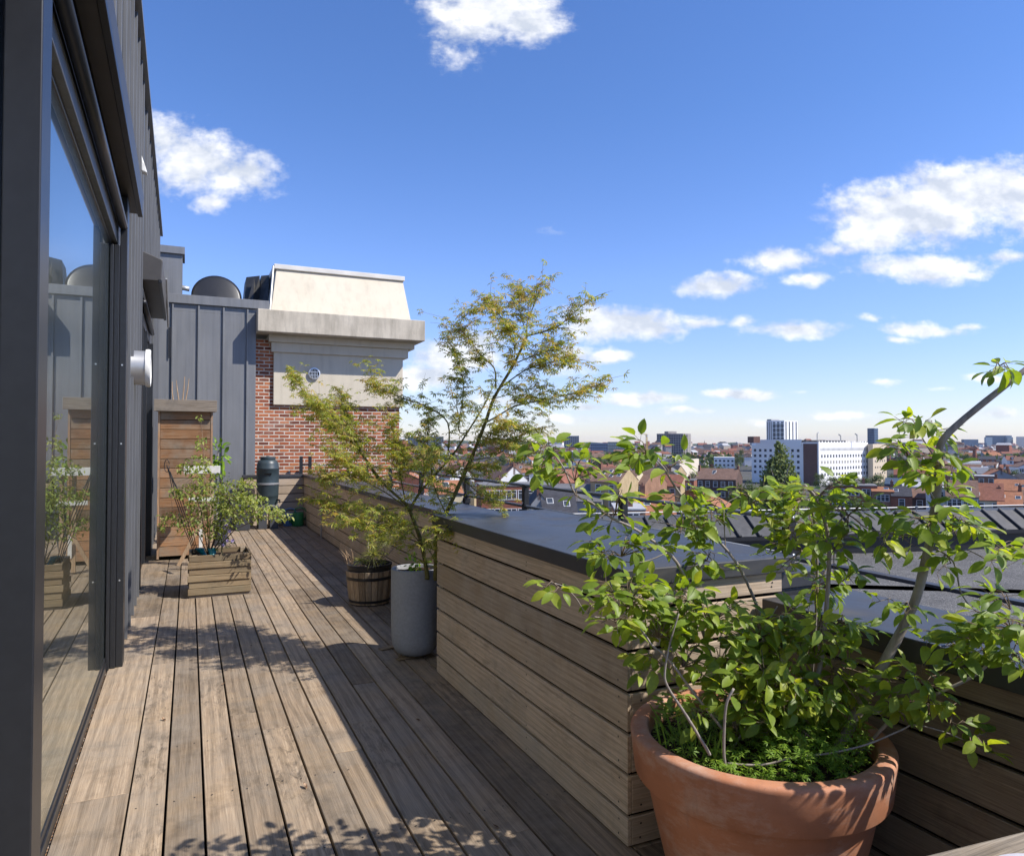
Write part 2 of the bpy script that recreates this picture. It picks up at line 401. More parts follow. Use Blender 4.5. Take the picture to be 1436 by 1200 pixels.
# glass
t = NT('window_glass'); t.set((.012,.02,.018), 0.0, 0, .5); t.p.inputs['IOR'].default_value = 1.9
gl = t.new('ShaderNodeBsdfGlossy'); gl.inputs['Color'].default_value = (.86,.93,.90,1); gl.inputs['Roughness'].default_value = 0
g2 = t.new('ShaderNodeBsdfGlossy'); g2.inputs['Color'].default_value = (.86,.93,.90,1); g2.inputs['Roughness'].default_value = .18
gm_ = t.new('ShaderNodeMixShader'); gm_.inputs[0].default_value = .38; t.link(gl.outputs[0], gm_.inputs[1]); t.link(g2.outputs[0], gm_.inputs[2]); gl = gm_
lw = t.new('ShaderNodeFresnel'); lw.inputs['IOR'].default_value = 2.4
mx = t.new('ShaderNodeMixShader'); t.link(lw.outputs[0], mx.inputs[0]); t.link(t.p.outputs[0], mx.inputs[1]); t.link(gl.outputs[0], mx.inputs[2]); t.link(mx.outputs[0], t.out.inputs[0])
M['glass'] = t.mat
# ================================================================== terrace
def boards_y(mb, xs, y0, y1, z0, z1, lo=2.2, hi=4.2, gap=.003):
    """lengthways boards with random butt joints"""
    for (a, b) in xs:
        y = y0 - uni(0, 2.5)
        while y < y1:
            L = uni(lo, hi); p, q = max(y, y0), min(y+L, y1)
            if q - p > .03: mb.box(a, b, p+gap*.5, q-gap*.5, z0+uni(-.0012,.0012), z1+uni(-.0015,.0015))
            y += L
# ---- deck
mb = MB(); pitch = .1497; x0 = .0733
k = -2
xs = []
while True:
    a = x0 + k*pitch + .005; b = a + pitch - .0102
    if a > 2.2: break
    xs.append((a, b)); k += 1
boards_y(mb, xs, -3.0, 14.27, -.028, 0)
# narrow trimmed board beside the facade gutter
ft = math.tan(R(.47))
for (p, q) in ((-3, -.6), (-.6, 3.62), (3.625, 7.2), (7.205, 11), (11.005, 14.27)):
    e = x0 - 2*pitch - .003
    mb.prism([(-.447-ft*p, p), (e, p), (e, q), (-.447-ft*q, q)], -.028, 0)
deck = mb.build('deck', M['deck'], bevel=.002, seg=1); tag(deck, kind='structure')
mb = MB()
for (a, b) in xs[::1]:
    for y in [i*.62+.35 for i in range(-2, 23)]:
        for xx in (a+.028, b-.028):
            c = Vector((xx+uni(-.003,.003), y+uni(-.008,.008), .0024))
            mb.add([c+Vector((math.cos(q*math.pi/3)*.0042, math.sin(q*math.pi/3)*.0042, 0)) for q in range(6)], [tuple(range(6))])
scr = mb.build('screw', M['black'], deck); tag(scr, kind='stuff')
mb = MB(); mb.box(-1.2, 2.6, -3, 14.6, -.12, -.075)
tag(mb.build('deck_base', M['dark']), kind='structure')
mb = MB(); mb.prism([(-.50+ft*3, -3), (-.449+ft*3, -3), (-.449-ft*14.2, 14.2), (-.50-ft*14.2, 14.2)], -.06, -.012)
tag(mb.build('gutter_gravel', M['litter']), kind='structure')

# ---- timber clad parapets
GAPZ = [0, .12, .277, .434, .590, .747, .905]
def clad(mb, axis, face, a0, a1, ztop, th=.02, out=-1, joints=True):
    """horizontal boards on plane face, running a0..a1 along axis 1 (Y) or 0 (X); outward = out"""
    zs = GAPZ + [1.06]
    for i in range(len(zs)-1):
        z0 = zs[i]+.007; z1 = min(zs[i+1]-.007, ztop)
        if z1 - z0 < .02: continue
        p = a0
        while p < a1 - .01:
            q = min(a1, p + (uni(1.6, 3.2) if joints else 99))
            if a1 - q < .3: q = a1
            f0, f1 = (face, face - out*th) if True else None
            lo, hi = min(f0, f1), max(f0, f1)
            if axis == 1: mb.box(lo, hi, p+.0008, q-.0008, z0, z1)
            else: mb.box(p+.0008, q-.0008, lo, hi, z0, z1)
            p = q
def screws(mb, axis, face, poss, out, ztop):
    zs = GAPZ + [1.06]
    for i in range(len(zs)-1):
        if zs[i] > ztop-.05: continue
        for z in (zs[i]+.032, min(zs[i+1], ztop)-.032):
            for p in poss:
                f = face + out*.0012; pp = p + uni(-.004, .004); zz = z + uni(-.004, .004); r = .0045
                if axis == 1: vs = [(f, pp+math.cos(q*math.pi/3)*r, zz+math.sin(q*math.pi/3)*r) for q in range(6)]
                else: vs = [(pp+math.cos(q*math.pi/3)*r, f, zz+math.sin(q*math.pi/3)*r) for q in range(6)]
                mb.add(vs, [tuple(range(6))])

BX0, BX1, BY0, BY1, BZ = 1.545, 2.34, 2.336, 4.65, 1.067
bx = thing('timber_chest', 'waist-high chest clad in brown boards with a wide dark metal top, beside the terracotta pot', 'chest', (1.95, 3.5, 0))
mb = MB(); clad(mb, 1, BX0, BY0, BY1, .995, joints=False)
o = mb.build('side_boards', M['clad_y'], bx, bevel=.0025, seg=1)
mb = MB(); screws(mb, 1, BX0, (BY0+.06, BY0+.9, BY0+1.6, BY1-.06), -1, .99)
tag(mb.build('screw', M['black'], o), kind='stuff')
mb = MB(); clad(mb, 0, BY0+.001, BX0+.0205, BX1, .995, joints=False, out=-1)
o = mb.build('end_boards', M['clad_x'], bx, bevel=.0025, seg=1)
mb = MB(); screws(mb, 0, BY0+.001, (BX0+.06, BX1-.06), -1, .99)
tag(mb.build('screw', M['black'], o), kind='stuff')
mb = MB(); mb.box(BX0+.045, BX1+.0, BY0+.045, BY1, .002, .99)
mb.build('core', M['dark'], bx)
mb = MB()
mb.prism([(1.522, 2.315), (2.395, 2.315), (2.395, 4.69), (1.522, 4.69)], .997, BZ)
mb.build('top', M['cap'], bx, bevel=.006)
mb = MB(); mb.prism([(2.15, 2.36), (2.62, 2.36), (2.62, 2.9), (2.15, 2.9)], .915, .985)
mb.box(2.345, 2.60, 2.37, 4.6, .4, .914)
mb.build('outer_ledge', M['cap'], bx, bevel=.005)

# long parapet
PX = 2.03
def parapet(label, name='timber_parapet'): return thing(name, label, 'parapet', (2.1, 9, 0))
pw = parapet('long brown board parapet with dark metal coping running back behind the maple')
mb = MB(); clad(mb, 1, PX, 4.4, 14.27, .90)
o = mb.build('boards', M['clad_y'], pw, bevel=.002, seg=1)
mb = MB(); screws(mb, 1, PX, [5.2+i*.9 for i in range(10)], -1, .9)
tag(mb.build('screw', M['black'], o), kind='stuff')
mb = MB(); mb.box(PX+.021, PX+.40, 4.66, 14.9, -.5, .90); mb.build('core', M['dark'], pw)
mb = MB(); mb.prism([(PX-.022, 4.695), (2.49, 4.695), (2.49, 14.25), (PX-.022, 14.25)], .902, .957)
mb.build('coping', M['cap'], pw, bevel=.005)
cop = [o_ for o_ in pw.children if o_.name.startswith('coping')][0]
mb = MB()
for y in (6.1, 8.1, 10.1, 12.1): mb.box(PX-.026, 2.494, y-.02, y+.02, .899, .9605)
tag(mb.build('lap_joint', M['cap'], cop, bevel=.002, seg=1), kind='stuff')
# end parapet
pe = thing('timber_parapet', 'short board parapet across the far end below the brick wall, behind the water butt', 'parapet', (1.5, 14.27, 0))
mb = MB(); clad(mb, 0, 14.27, .95, PX, .90, joints=False)
mb.build('boards', M['clad_x'], pe, bevel=.002, seg=1)
mb = MB(); mb.box(.93, PX+.0, 14.292, 14.44, 0, .90); mb.build('core', M['dark'], pe)
mb = MB(); mb.box(.92, 2.49, 14.252, 14.46, .902, .957); mb.build('coping', M['cap'], pe, bevel=.005)
# near parapet on the right
NX = 2.22
pn = thing('timber_parapet', 'near board parapet with a broad blue-grey metal coping, right behind the terracotta pot', 'parapet', (2.3, 1.2, 0))
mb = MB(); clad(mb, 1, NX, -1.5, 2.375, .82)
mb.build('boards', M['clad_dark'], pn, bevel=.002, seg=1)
mb = MB(); mb.box(NX+.021, NX+.44, -1.5, 2.31, -.5, .82); mb.build('core', M['dark'], pn)
mb = MB(); mb.prism([(NX-.02, -1.5), (2.70, -1.5), (2.70, 2.312), (NX-.02, 2.312)], .822, .90)
mb.build('coping', M['cap'], pn, bevel=.005)

cop = [o_ for o_ in pn.children if o_.name.startswith('coping')][0]
mb = MB()
for y in (-.4, 1.55): mb.box(NX-.024, 2.704, y-.022, y+.022, .819, .9035)
tag(mb.build('lap_joint', M['cap'], cop, bevel=.002, seg=1), kind='stuff')
# railing outside the long parapet
rl = thing('terrace_railing', 'low dark railing of two grey tubes on black posts outside the board parapet', 'railing', (2.65, 8, .2))
for i, y in enumerate((2.60, 4.05, 5.57, 7.0, 8.6, 10.1, 11.6, 13.1)):
    mb = MB(); mb.box(2.626, 2.674, y-.026, y+.026, .0, 1.2)
    mb.box(2.618, 2.682, y-.036, y+.036, .93, .985)
    p = mb.build('post', M['black'], rl, bevel=.004, seg=1)
    mb = MB(); mb.lathe([(.012,-.003),(.012,.004),(.006,.008)], (2.624, y, 1.04), 10, 'x'); mb.build('bolt', M['alu'], p)
for z in (1.19, 1.01):
    mb = MB(); mb.tube([(2.65, 2.57, z), (2.65, 14.2, z)], .013, 10); mb.build('rail', M['steel'], rl, smooth=True)
for xx in (2.02, 2.19):
    mb = MB(); mb.box(xx-.03, xx+.03, 14.52, 14.58, .6, 1.30); mb.build('end_post', M['black'], rl)
mb = MB(); mb.tube([(2.02, 14.55, 1.13), (2.65, 14.55, 1.13)], .014, 8); mb.build('rail', M['steel'], rl, smooth=True)

# ================================================================== our building
B = thing('penthouse', 'dark zinc-clad penthouse along the left with tall sliding glass doors', 'building', (0, 0, 0))
B.rotation_euler.z = R(.47)
U0, U1 = 2.47, 5.67      # near door opening
ZT = 5.3
def P(mb, name, mat, parent=B, **k): return mb.build(name, mat, parent, **k)
mb = MB()
mb.box(-.62, -.405, U1+.16, 8.55, .0, 2.96); mb.box(-.62, -.405, 11.3, 14.3, .0, 2.96)
mb.box(-.62, -.405, -3, .2, 0, 2.96)
mb.box(-.62, -.405, -3, 14.3, 3.44, ZT); mb.box(-.62, -.425, .2, 14.3, 2.962, 3.439)
def seam(u, z0, z1): mb.box(-.406, -.379, u-.012, u+.012, z0, z1)
u = U1+.36
while u < 8.5: seam(u, .0, ZT-.02); u += .43
for u in (8.9, 9.35, 9.8, 10.25, 10.7, 11.15): seam(u, 3.62, ZT-.02)
u = 11.45
while u < 14.2: seam(u, .0, ZT-.02); u += .43
u = U1
while u > -3: seam(u, 3.5, ZT-.02); u -= .43
wall = P(mb, 'front_wall', M['zincfront'], bevel=.003, seg=1)
mb = MB(); mb.box(-.64, -.345, -3, 14.32, ZT, ZT+.05); P(mb, 'roof_trim', M['zinc'])
mb = MB(); mb.box(-6, -.645, -3, 14.3, ZT-.3, ZT); P(mb, 'roof', M['zinc'])
# rear zinc wall (world aligned)
def W(mb):  # world -> building frame
    c, s_ = math.cos(R(-.47)), math.sin(R(-.47))
    mb.v = [(x*c - y*s_, x*s_ + y*c, z) for x, y, z in mb.v]; return mb
RY = 14.62
xr = at(358, 600, Y=RY).x; xc = at(377, 420, Y=RY).x
mb = MB(); mb.box(-3, xr, RY, RY+.25, -.1, 4.02); mb.box(-3, xc-.05, RY+.001, RY+.25, 4.02, 4.16)
for px in (241.5, 278, 313, 346.5):
    x = at(px, 520, Y=RY).x; mb.box(x-.016, x+.016, RY-.035, RY+.001, .0, 4.14)
rw = P(W(mb), 'rear_wall', M['zinc'], bevel=.003, seg=1)
mb = MB(); mb.box(-3, xc, RY-.05, RY+.3, 4.162, 4.33); P(W(mb), 'rear_coping', M['zinc'], bevel=.004)
xa, xb = at(224, 400, Y=14.36).x, at(237, 400, Y=14.36).x
mb = MB(); mb.box(xa-.3, xb, 14.34, 14.415, 0, at(230, 378, Y=14.36).z); wp = P(W(mb), 'corner_panel', M['zinc'])
mb = MB(); p0 = at(239, 470, Y=14.33); mb.box(p0.x-.03, p0.x+.02, 14.31, 14.338, p0.z-.42, p0.z+.14); P(W(mb), 'slot_handle', M['frame'], wp)
# roof stack
q0 = at(228, 410, Y=15.2); q1 = at(256, 350, Y=15.2)
mb = MB(); mb.box(q0.x-.4, q1.x, 15.2, 15.9, 3.9, q1.z-.1); st_ = P(W(mb), 'roof_stack', M['zinc'])
mb = MB(); mb.box(q0.x-.45, q1.x+.04, 15.15, 15.95, q1.z-.098, q1.z+.04); P(W(mb), 'stack_cap', M['zinc'], st_)
q2 = at(258, 402, Y=15.3); mb = MB(); mb.tube([(q1.x-.02, 15.4, q2.z), (q2.x+.1, 15.4, q2.z-.02)], .05, 12); P(W(mb), 'overflow_pipe', M['alu'], st_, smooth=True)

# ---- near sliding door
def sliding_door(u0, u1, zt, gx, posts=True):
    g = MB(); g.box(gx-.03, gx, u0, u1, .085, zt-.02); 
    d = P(g, 'sliding_door', M['glass'])
    f = MB(); f.box(-.60, gx+.012, u0-.02, u1+.02, .0, .055); f.box(-.60, gx+.004, u0-.02, u1+.02, .056, .088)
    P(f, 'threshold', M['frame'], d, bevel=.002, seg=1)
    h = MB()
    h.box(-.60, gx+.006, u0, u1, zt-.04, zt+.06); h.box(-.60, gx+.045, u0-.05, u1+.05, zt+.062, zt+.15)
    h.box(-.60, gx+.075, u0-.08, u1+.08, zt+.152, zt+.24); h.box(-.60, gx+.058, u0-.1, u1+.1, zt+.242, zt+.33)
    P(h, 'head_frame', M['frame'], d, bevel=.006)
    h = MB(); h.tube([(gx+.078, u0-.08, zt+.10), (gx+.078, u1-.01, zt+.10)], .03, 12); P(h, 'head_rail', M['frame'], d, smooth=True)
    return d
D1 = sliding_door(U0, U1, 2.98, -.465)
mb = MB()  # far jamb: stepped profile
mb.box(-.60, -.452, U1+.012, U1+.06, .0, 3.28); mb.box(-.60, -.425, U1+.062, U1+.10, .0, 3.28)
mb.box(-.60, -.385, U1-.03, U1+.005, .003, 2.93) if False else None
mb.box(-.462, -.44, U1-.055, U1+.008, .0, 2.93); mb.box(-.44, -.405, U1-.02, U1+.03, .0, 2.94); mb.box(-.405, -.36, U1+.0, U1+.155, .0, 3.295)
P(mb, 'jamb', M['frame'], D1, bevel=.004)
mb = MB()
for z in (.6, 1.55, 2.1):
    mb.lathe([(.006,-.002),(.006,.002)], (-.385, U1-.001, z), 8, 'y')
tag(P(mb, 'screw_head', M['alu'], D1), kind='stuff')
mb = MB()  # near jamb seen from outside
mb.box(-.45, -.36, U0-.15, U0, .0, 2.96); mb.box(-.62, -.452, U0-.12, U0-.02, .0, 2.98)
mb.box(-.475, -.462, U0-.135, U0-.10, .0, 2.97); mb.box(-.62, -.485, U0-.16, U0-.10, .0, 2.97)
P(mb, 'jamb', M['frame'], D1, bevel=.004)
# glazing next to the camera, beyond the near jamb
g = MB(); g.box(-.60, -.57, .2, U0-.16, .06, 2.96); P(g, 'window_pane', M['glass'], B)
# ---- far sliding door
D2 = sliding_door(8.72, 11.1, 2.98, -.465)
mb = MB(); mb.box(-.60, -.385, 8.56, 8.62, 0, 2.94); mb.box(-.60, -.43, 8.622, 8.70, 0, 2.94); P(mb, 'jamb', M['frame'], D2)
mb = MB(); mb.box(-.60, -.375, 11.1, 11.16, 0, 2.94); mb.box(-.60, -.43, 11.162, 11.28, 0, 2.94); mb.box(-.5, -.40, 9.86, 9.93, .09, 2.94); P(mb, 'jamb', M['frame'], D2)
# ---- awning cases
def awning(u0, u1, xf, z0, z1, zf):
    a = MB(); lo = [(-.41,u0,z0),(xf,u0,z0),(xf,u1,z0),(-.41,u1,z0)]; hi = [(-.41,u0,z1+.06),(xf+.012,u0,zf),(xf+.012,u1,zf),(-.41,u1,z1+.06)]
    a.hexa(lo, hi)
    o = P(a, 'awning_case', M['awning'], bevel=.012, seg=3)
    b = MB(); b.box(xf-.03, xf+.004, u0-.006, u1+.006, z0-.018, z0+.022); P(b, 'drop_bar', M['frame'], o, bevel=.004)
    return o
awning(.9, 6.15, -.293, 3.31, 3.45, 3.45)
a2 = awning(8.6, 11.2, -.217, 3.31, 3.57, 3.55)
mb = MB(); mb.tube([(-.205, 10.4, 3.72), (-.19, 11.2, 3.2)], .012, 6); P(mb, 'guide_rod', M['greypost'], a2)
# ---- vent pipe and lamp
vc = (-.345, 7.0, 2.21)
mb = MB(); mb.lathe([(.148,-.10),(.15,.06),(.15,.062)], vc, 40, 'x'); vp = P(mb, 'vent_pipe', M['alu'], smooth='auto')
mb = MB(); mb.lathe([(.15,.05),(.162,.053),(.166,.075),(.16,.092),(.14,.092),(.13,.07),(.10,.06)], vc, 40, 'x'); P(mb, 'vent_flange', M['whiteplastic'], vp, smooth='auto')
mb = MB(); lz = 4.08; mb.hexa([(-.365,7.40,lz),(-.315,7.40,lz-.01),(-.315,7.50,lz-.01),(-.365,7.50,lz)], [(-.365,7.40,lz+.15),(-.335,7.41,lz+.06),(-.335,7.49,lz+.06),(-.365,7.50,lz+.15)])
P(mb, 'wall_lamp', M['whiteplastic'], bevel=.01)

# ================================================================== brick tower
TY = 14.75
tw = thing('brick_tower', 'red brick and cream stucco roof tower with a heavy concrete cornice at the far end', 'tower', (2.9, TY, 0))
def X_(px, Y): return at(px, 560, Y=Y).x
def Z_(px, py, Y): return at(px, py, Y=Y).z
bx0, bx1 = X_(357.5, TY), X_(560, TY)
mb = MB(); mb.box(bx0, bx1, TY, TY+3.2, -6, 3.6); mb.build('brick_wall', M['brick'], tw)
sy = TY-.06
sx0, sx1 = X_(383.3, sy), X_(565, sy)
zb_ = Z_(470, 569.3, sy)
mb = MB(); mb.box(sx0, sx1, sy, TY+3.26, zb_, 3.62); pan = mb.build('stucco_panel', M['stucco'], tw, bevel=.01)
cy = 14.26
cx0, cx1 = X_(360.5, cy), X_(596, cy)
cz0, cz1 = Z_(478, 471.4, cy), Z_(478, 441, cy)
mb = MB()
mb.box(sx0-.05, sx1+.10, sy-.05, TY+3.31, cz0-.33, cz0-.14); mb.box(sx0-.10, sx1+.22, sy-.11, TY+3.36, cz0-.139, cz0+.002)
mb.build('frieze', M['stucco'], tw, bevel=.008)
mb = MB(); mb.box(cx0, cx1, cy, TY+3.6, cz0+.004, cz1); mb.build('cornice', M['conc'], tw, bevel=.012)
# mansard
y0m, y1m = TY-.12, TY+.35
zt = Z_(470, 385.5, y1m)
a0, a1 = at(379, 434, Y=y0m).x, at(577.5, 447, Y=y0m).x
b0, b1 = at(387.5, 380, Y=y1m).x, at(565, 393, Y=y1m).x
mb = MB(); mb.hexa([(a0,y0m,cz1-.05),(a1,y0m,cz1-.05),(a1,TY+3.3,cz1-.05),(a0,TY+3.3,cz1-.05)], [(b0,y1m,zt),(b1,y1m,zt),(b1,TY+2.8,zt),(b0,TY+2.8,zt)])
mb.build('mansard', M['stucco'], tw, bevel=.01)
mb = MB(); mb.box(b0-.05, b1+.03, y1m-.05, TY+2.85, zt+.002, zt+.10); mb.build('roof_slab', M['slab'], tw, bevel=.01)
mb = MB(); mb.tube([(a0-.01, y0m-.02, cz1), (b0-.06, y1m-.02, zt+.05)], .022, 8); mb.build('flashing', M['greypost'], tw)
vc = at(440.5, 524, Y=sy-.01)
mb = MB(); mb.lathe([(.115,.0),(.118,.03),(.095,.034),(.09,.012),(.088,.0)], vc, 32, 'y', close=False); vr = mb.build('vent_ring', M['alu'], tw, smooth='auto')
mb = MB(); mb.lathe([(.092,.0),(.092,.006)], vc, 24, 'y'); mb.build('vent_opening', M['dark'], vr)
mb = MB()
for k in (-2, -1, 0, 1, 2):
    h = math.sqrt(.092**2-(k*.03)**2); mb.box(vc.x+k*.03-.005, vc.x+k*.03+.005, vc.y-.016, vc.y-.009, vc.z-h, vc.z+h)
for k in (-1, 1):
    h = .085; mb.box(vc.x-h, vc.x+h, vc.y-.022, vc.y-.0165, vc.z+k*.035-.005, vc.z+k*.035+.005)
mb.build('vent_grille', M['alu'], vr)

# satellite dish and hoods behind the rear wall
dc = at(304, 417, Y=15.6)
ds = thing('satellite_dish', 'dark grey round satellite dish showing above the rear zinc wall', 'satellite dish', (dc.x, dc.y, 4.2))
mb = MB(); mb.lathe([(.0,.03),(.15,.027),(.3,.016),(.42,.0),(.475,-.012),(.478,-.006),(.42,.008),(.3,.024),(.15,.034),(0,.04)], dc, 40, 'y', close=False)
mb.v = [(x, y + (z-dc.z)*.35, z) for x, y, z in mb.v]
mb.build('dish', M['frame'], ds, smooth=True)
mb = MB(); mb.tube([(dc.x, dc.y+.1, 3.7), (dc.x, dc.y+.1, dc.z)], .03, 8); mb.build('mast', M['steel'], ds)
for (p0, p1, p2, p3, yy, lab) in ((339, 365, 346, 364, 16.0, 'black lead-covered roof hood with a sloping left side, next to the satellite dish'), (360, 386, 367, 386, 15.95, 'black lead-covered roof hood leaning against the cream mansard')):
    l0, r0 = at(p0, 418, Y=yy), at(p1, 418, Y=yy); l1, r1 = at(p2, 387 if p0 < 350 else 385, Y=yy+.1), at(p3, 388, Y=yy+.1)
    zt_ = l1.z
    mb = MB(); m = (l0.x+r0.x)/2
    mb.hexa([(l0.x,yy,3.8),(r0.x,yy+.2,3.8),(r0.x,yy+1.1,3.8),(l0.x,yy+1.1,3.8)], [(l1.x,yy+.22,zt_),(r1.x,yy+.05,zt_+.02),(r1.x,yy+.9,zt_),(l1.x,yy+.8,zt_-.03)])
    mb.add([(m-.16,yy-.12,4.2),(m+.02,yy-.22,4.2),(m+.2,yy+.1,4.2),(m+.06,yy+.05,zt_-.04)], [(0,1,3),(1,2,3)])
    o = mb.build('roof_hood', M['batten'], loc=(m, yy, 3.8)); tag(o, lab, 'roof hood')

# ================================================================== cabinet
CX0, CX1, CY, CD, CZ = -.36, .29, 10.57, .62, 2.0
cb = thing('garden_cabinet', 'tall narrow orange-brown slatted timber cabinet with a plank roof against the facade', 'cabinet', (0, CY+.3, 0))
mb = MB(); n = 15; hh = (CZ-.05)/n
for i in range(n): mb.box(CX0+.012, CX1-.022, CY, CY+.02, .05+i*hh+.0035, .05+(i+1)*hh-.0035)
mb.build('front_boards', M['shed'], cb, bevel=.002, seg=1)
mb = MB()
for x in (CX0-.016, CX1-.02): mb.box(x, x+.026, CY-.006, CY+CD, .02, CZ)
mb.build('side_panel', M['shed_y'], cb)
mb = MB(); mb.box(CX0+.02, CX1-.03, CY+.022, CY+CD-.02, .04, CZ-.01); mb.build('core', M['dark'], cb)
mb = MB(); mb.box(CX0-.06, CX1+.05, CY-.07, CY+CD+.05, CZ+.002, CZ+.03); mb.box(CX0-.065, CX1+.055, CY-.10, CY-.071, CZ-.02, CZ+.135); mb.box(CX0-.06, CX1+.05, CY-.07, CY+CD+.05, CZ+.04, CZ+.13)
mb.build('roof_plank', M['shedroof'], cb, bevel=.004)
for i, (px, pt, lean) in enumerate(((243, 535, -1.5), (251, 533, -4), (256, 528, 3), (260, 531, 5))):
    a = at(px, 558, Y=CY+.25); b = at(px+lean, pt, Y=CY+.25); a.z = CZ+.131
    mb = MB(); mb.tube([a, (a+b)/2+Vector((uni(-.01,.01),0,0)), b], [.009,.008,.005], 6)
    o = mb.build('garden_cane', M['rawwood'], loc=a); tag(o, ('thin dark garden cane on the cabinet roof, leftmost', 'pale garden cane on the cabinet roof leaning left, second from left', 'pale garden cane on the cabinet roof, third from left', 'pale garden cane on the cabinet roof leaning right, rightmost')[i], 'cane', 'canes on the cabinet roof')

# bird-table like stand with white tray
bt = thing('plant_stand', 'wooden plant stand with a white tray top and splayed legs in front of the cabinet', 'stand', (.2, 9.9, 0))
tz = 1.22
l, r = at(259, 658, Y=9.9), at(307, 658, Y=9.9)
mb = MB(); mb.box(l.x, r.x, 9.75, 10.1, tz-.03, tz+.035); mb.box(l.x-.01, r.x+.01, 9.74, 9.752, tz-.045, tz+.05); mb.build('tray', M['whitewood'], bt, bevel=.004)
for k, (px, py) in enumerate(((282, 690), (297, 700))):
    c = at(px, py, Y=9.92); mb = MB(); mb.box(c.x-.022, c.x+.022, 9.9, 9.945, .02, tz-.032); mb.build('upright', M['rawwood'], bt)
mb = MB(); mb.box(l.x+.05, r.x-.03, 9.88, 9.899, .82, .87); mb.build('cross_rail', M['whitewood'], bt)
for (pa, pb, yy, mm) in (((281, 735), (250, 793), 9.4, 'rawwood'), ((284, 745), (302, 775), 9.85, 'rawwood'), ((281.5, 742), (281.5, 772), 9.55, 'whitewood')):
    a, b = at(*pa, Y=yy), at(*pb, Y=yy); b.z = max(b.z, .0)
    mb = MB(); mb.bar(a, b, .04, .02, (0,1,0)); mb.build('leg', M[mm], bt)
# bush behind the cabinet
def leafball(mb, c, r, n, L, W, flat=1.0, curl=.3, droop=.2, seed=0):
    rg = random.Random(seed)
    for _ in range(n):
        d = Vector((rg.gauss(0,1), rg.gauss(0,1), rg.gauss(0,1)))
        d.normalize(); k = rg.random()**.45
        p = Vector(c) + Vector((d.x*r[0], d.y*r[1], d.z*r[2]))*k
        dv = (d*1.0 + Vector((rg.uniform(-.6,.6), rg.uniform(-.6,.6), rg.uniform(-.5,.5)-droop)))
        nv = Vector((rg.uniform(-.6,.6), rg.uniform(-.6,.6)-.2, 1.0))
        s_ = rg.uniform(.7, 1.2)
        mb.leaf(p, dv, nv, L*s_, W*s_, .25, curl)
lp = at(303, 640, Y=11.9)
lb = thing('citrus_bush', 'potted bush with glossy bright green leaves peeking out behind the cabinet', 'potted plant', (lp.x+.02, 11.9, 0))
mb = MB(); mb.lathe([(.14,0),(.19,.36),(.20,.36),(.20,.4),(.17,.4),(.165,.34),(.0,.33)], (lp.x+.02, 11.9, 0), 28, close=False); mb.build('pot', M['anthraplastic'], lb, smooth='auto')
mb = MB(); mb.tube([(lp.x+.02,11.9,.3),(lp.x+.0,11.92,.8),(lp.x+.03,11.9,1.45)], [.018,.014,.008], 6); mb.build('stem', M['bark'], lb)
mb = MB(); leafball(mb, (lp.x+.03, 11.9, lp.z-.03), (.15,.15,.28), 90, .10, .05, seed=4); mb.build('foliage', M['bright'], lb, smooth=True)

# ================================================================== water butt
wb = thing('water_butt', 'dark green plastic water butt with a lid on a black stand', 'water butt', (1.33, 13.85, 0))
c = (1.33, 13.85, 0)
mb = MB(); mb.lathe([(.165,.43),(.178,.44),(.182,.50),(.186,.58),(.19,.585),(.19,.60),(.197,.78),(.201,.80),(.201,.83),(.197,.85),(.198,1.08),(.202,1.085),(.202,1.10),(.196,1.11),(.19,1.18),(.165,1.235),(.125,1.262),(.0,1.264)], c, 48, close=False)
wbb = mb.build('barrel', M['butt'], wb, smooth='auto')
mb = MB(); mb.lathe([(.132,1.262),(.138,1.268),(.138,1.298),(.125,1.31),(.03,1.314),(.028,1.325),(.0,1.326)], c, 40, close=False); mb.build('lid', M['butt'], wb, smooth='auto')
mb = MB(); mb.lathe([(.2005,.795),(.2075,.80),(.2075,.826),(.2005,.832)], c, 48, close=False); mb.build('band', M['greypost'], wbb, smooth='auto')
mb = MB(); mb.lathe([(.15,.40),(.195,.402),(.197,.425),(.17,.432)], c, 48, close=False); mb.build('base_rim', M['greypost'], wb, smooth='auto')
dv = Vector((-.08, -1, 0)).normalized(); sd = Vector((1,-.08,0)).normalized()
mb = MB(); mb.obox(Vector(c)+dv*.2+Vector((.0,0,1.0)), sd*.06, dv*.012, Vector((0,0,.012))); mb.build('handle_slot', M['dark'], wbb)
mb = MB(); pt_ = Vector((1.33, 13.85, .52)) + Vector((.16,-.12,0)); mb.tube([pt_, pt_+Vector((.03,-.09,0)), pt_+Vector((.03,-.10,-.05))], [.018,.016,.012], 8); mb.build('tap', M['black'], wb)
mb = MB()
for sx_ in (-1, 1):
    mb.hexa([(c[0]+sx_*.10-.075,13.67,0),(c[0]+sx_*.10+.075,13.67,0),(c[0]+sx_*.10+.075,14.03,0),(c[0]+sx_*.10-.075,14.03,0)],[(c[0]+sx_*.09-.065,13.69,.36),(c[0]+sx_*.09+.065,13.69,.36),(c[0]+sx_*.09+.065,14.01,.36),(c[0]+sx_*.09-.065,14.01,.36)])
mb.box(c[0]-.19, c[0]+.19, 13.665, 14.04, .361, .40)
mb.build('stand', M['anthraplastic'], wb, bevel=.008)
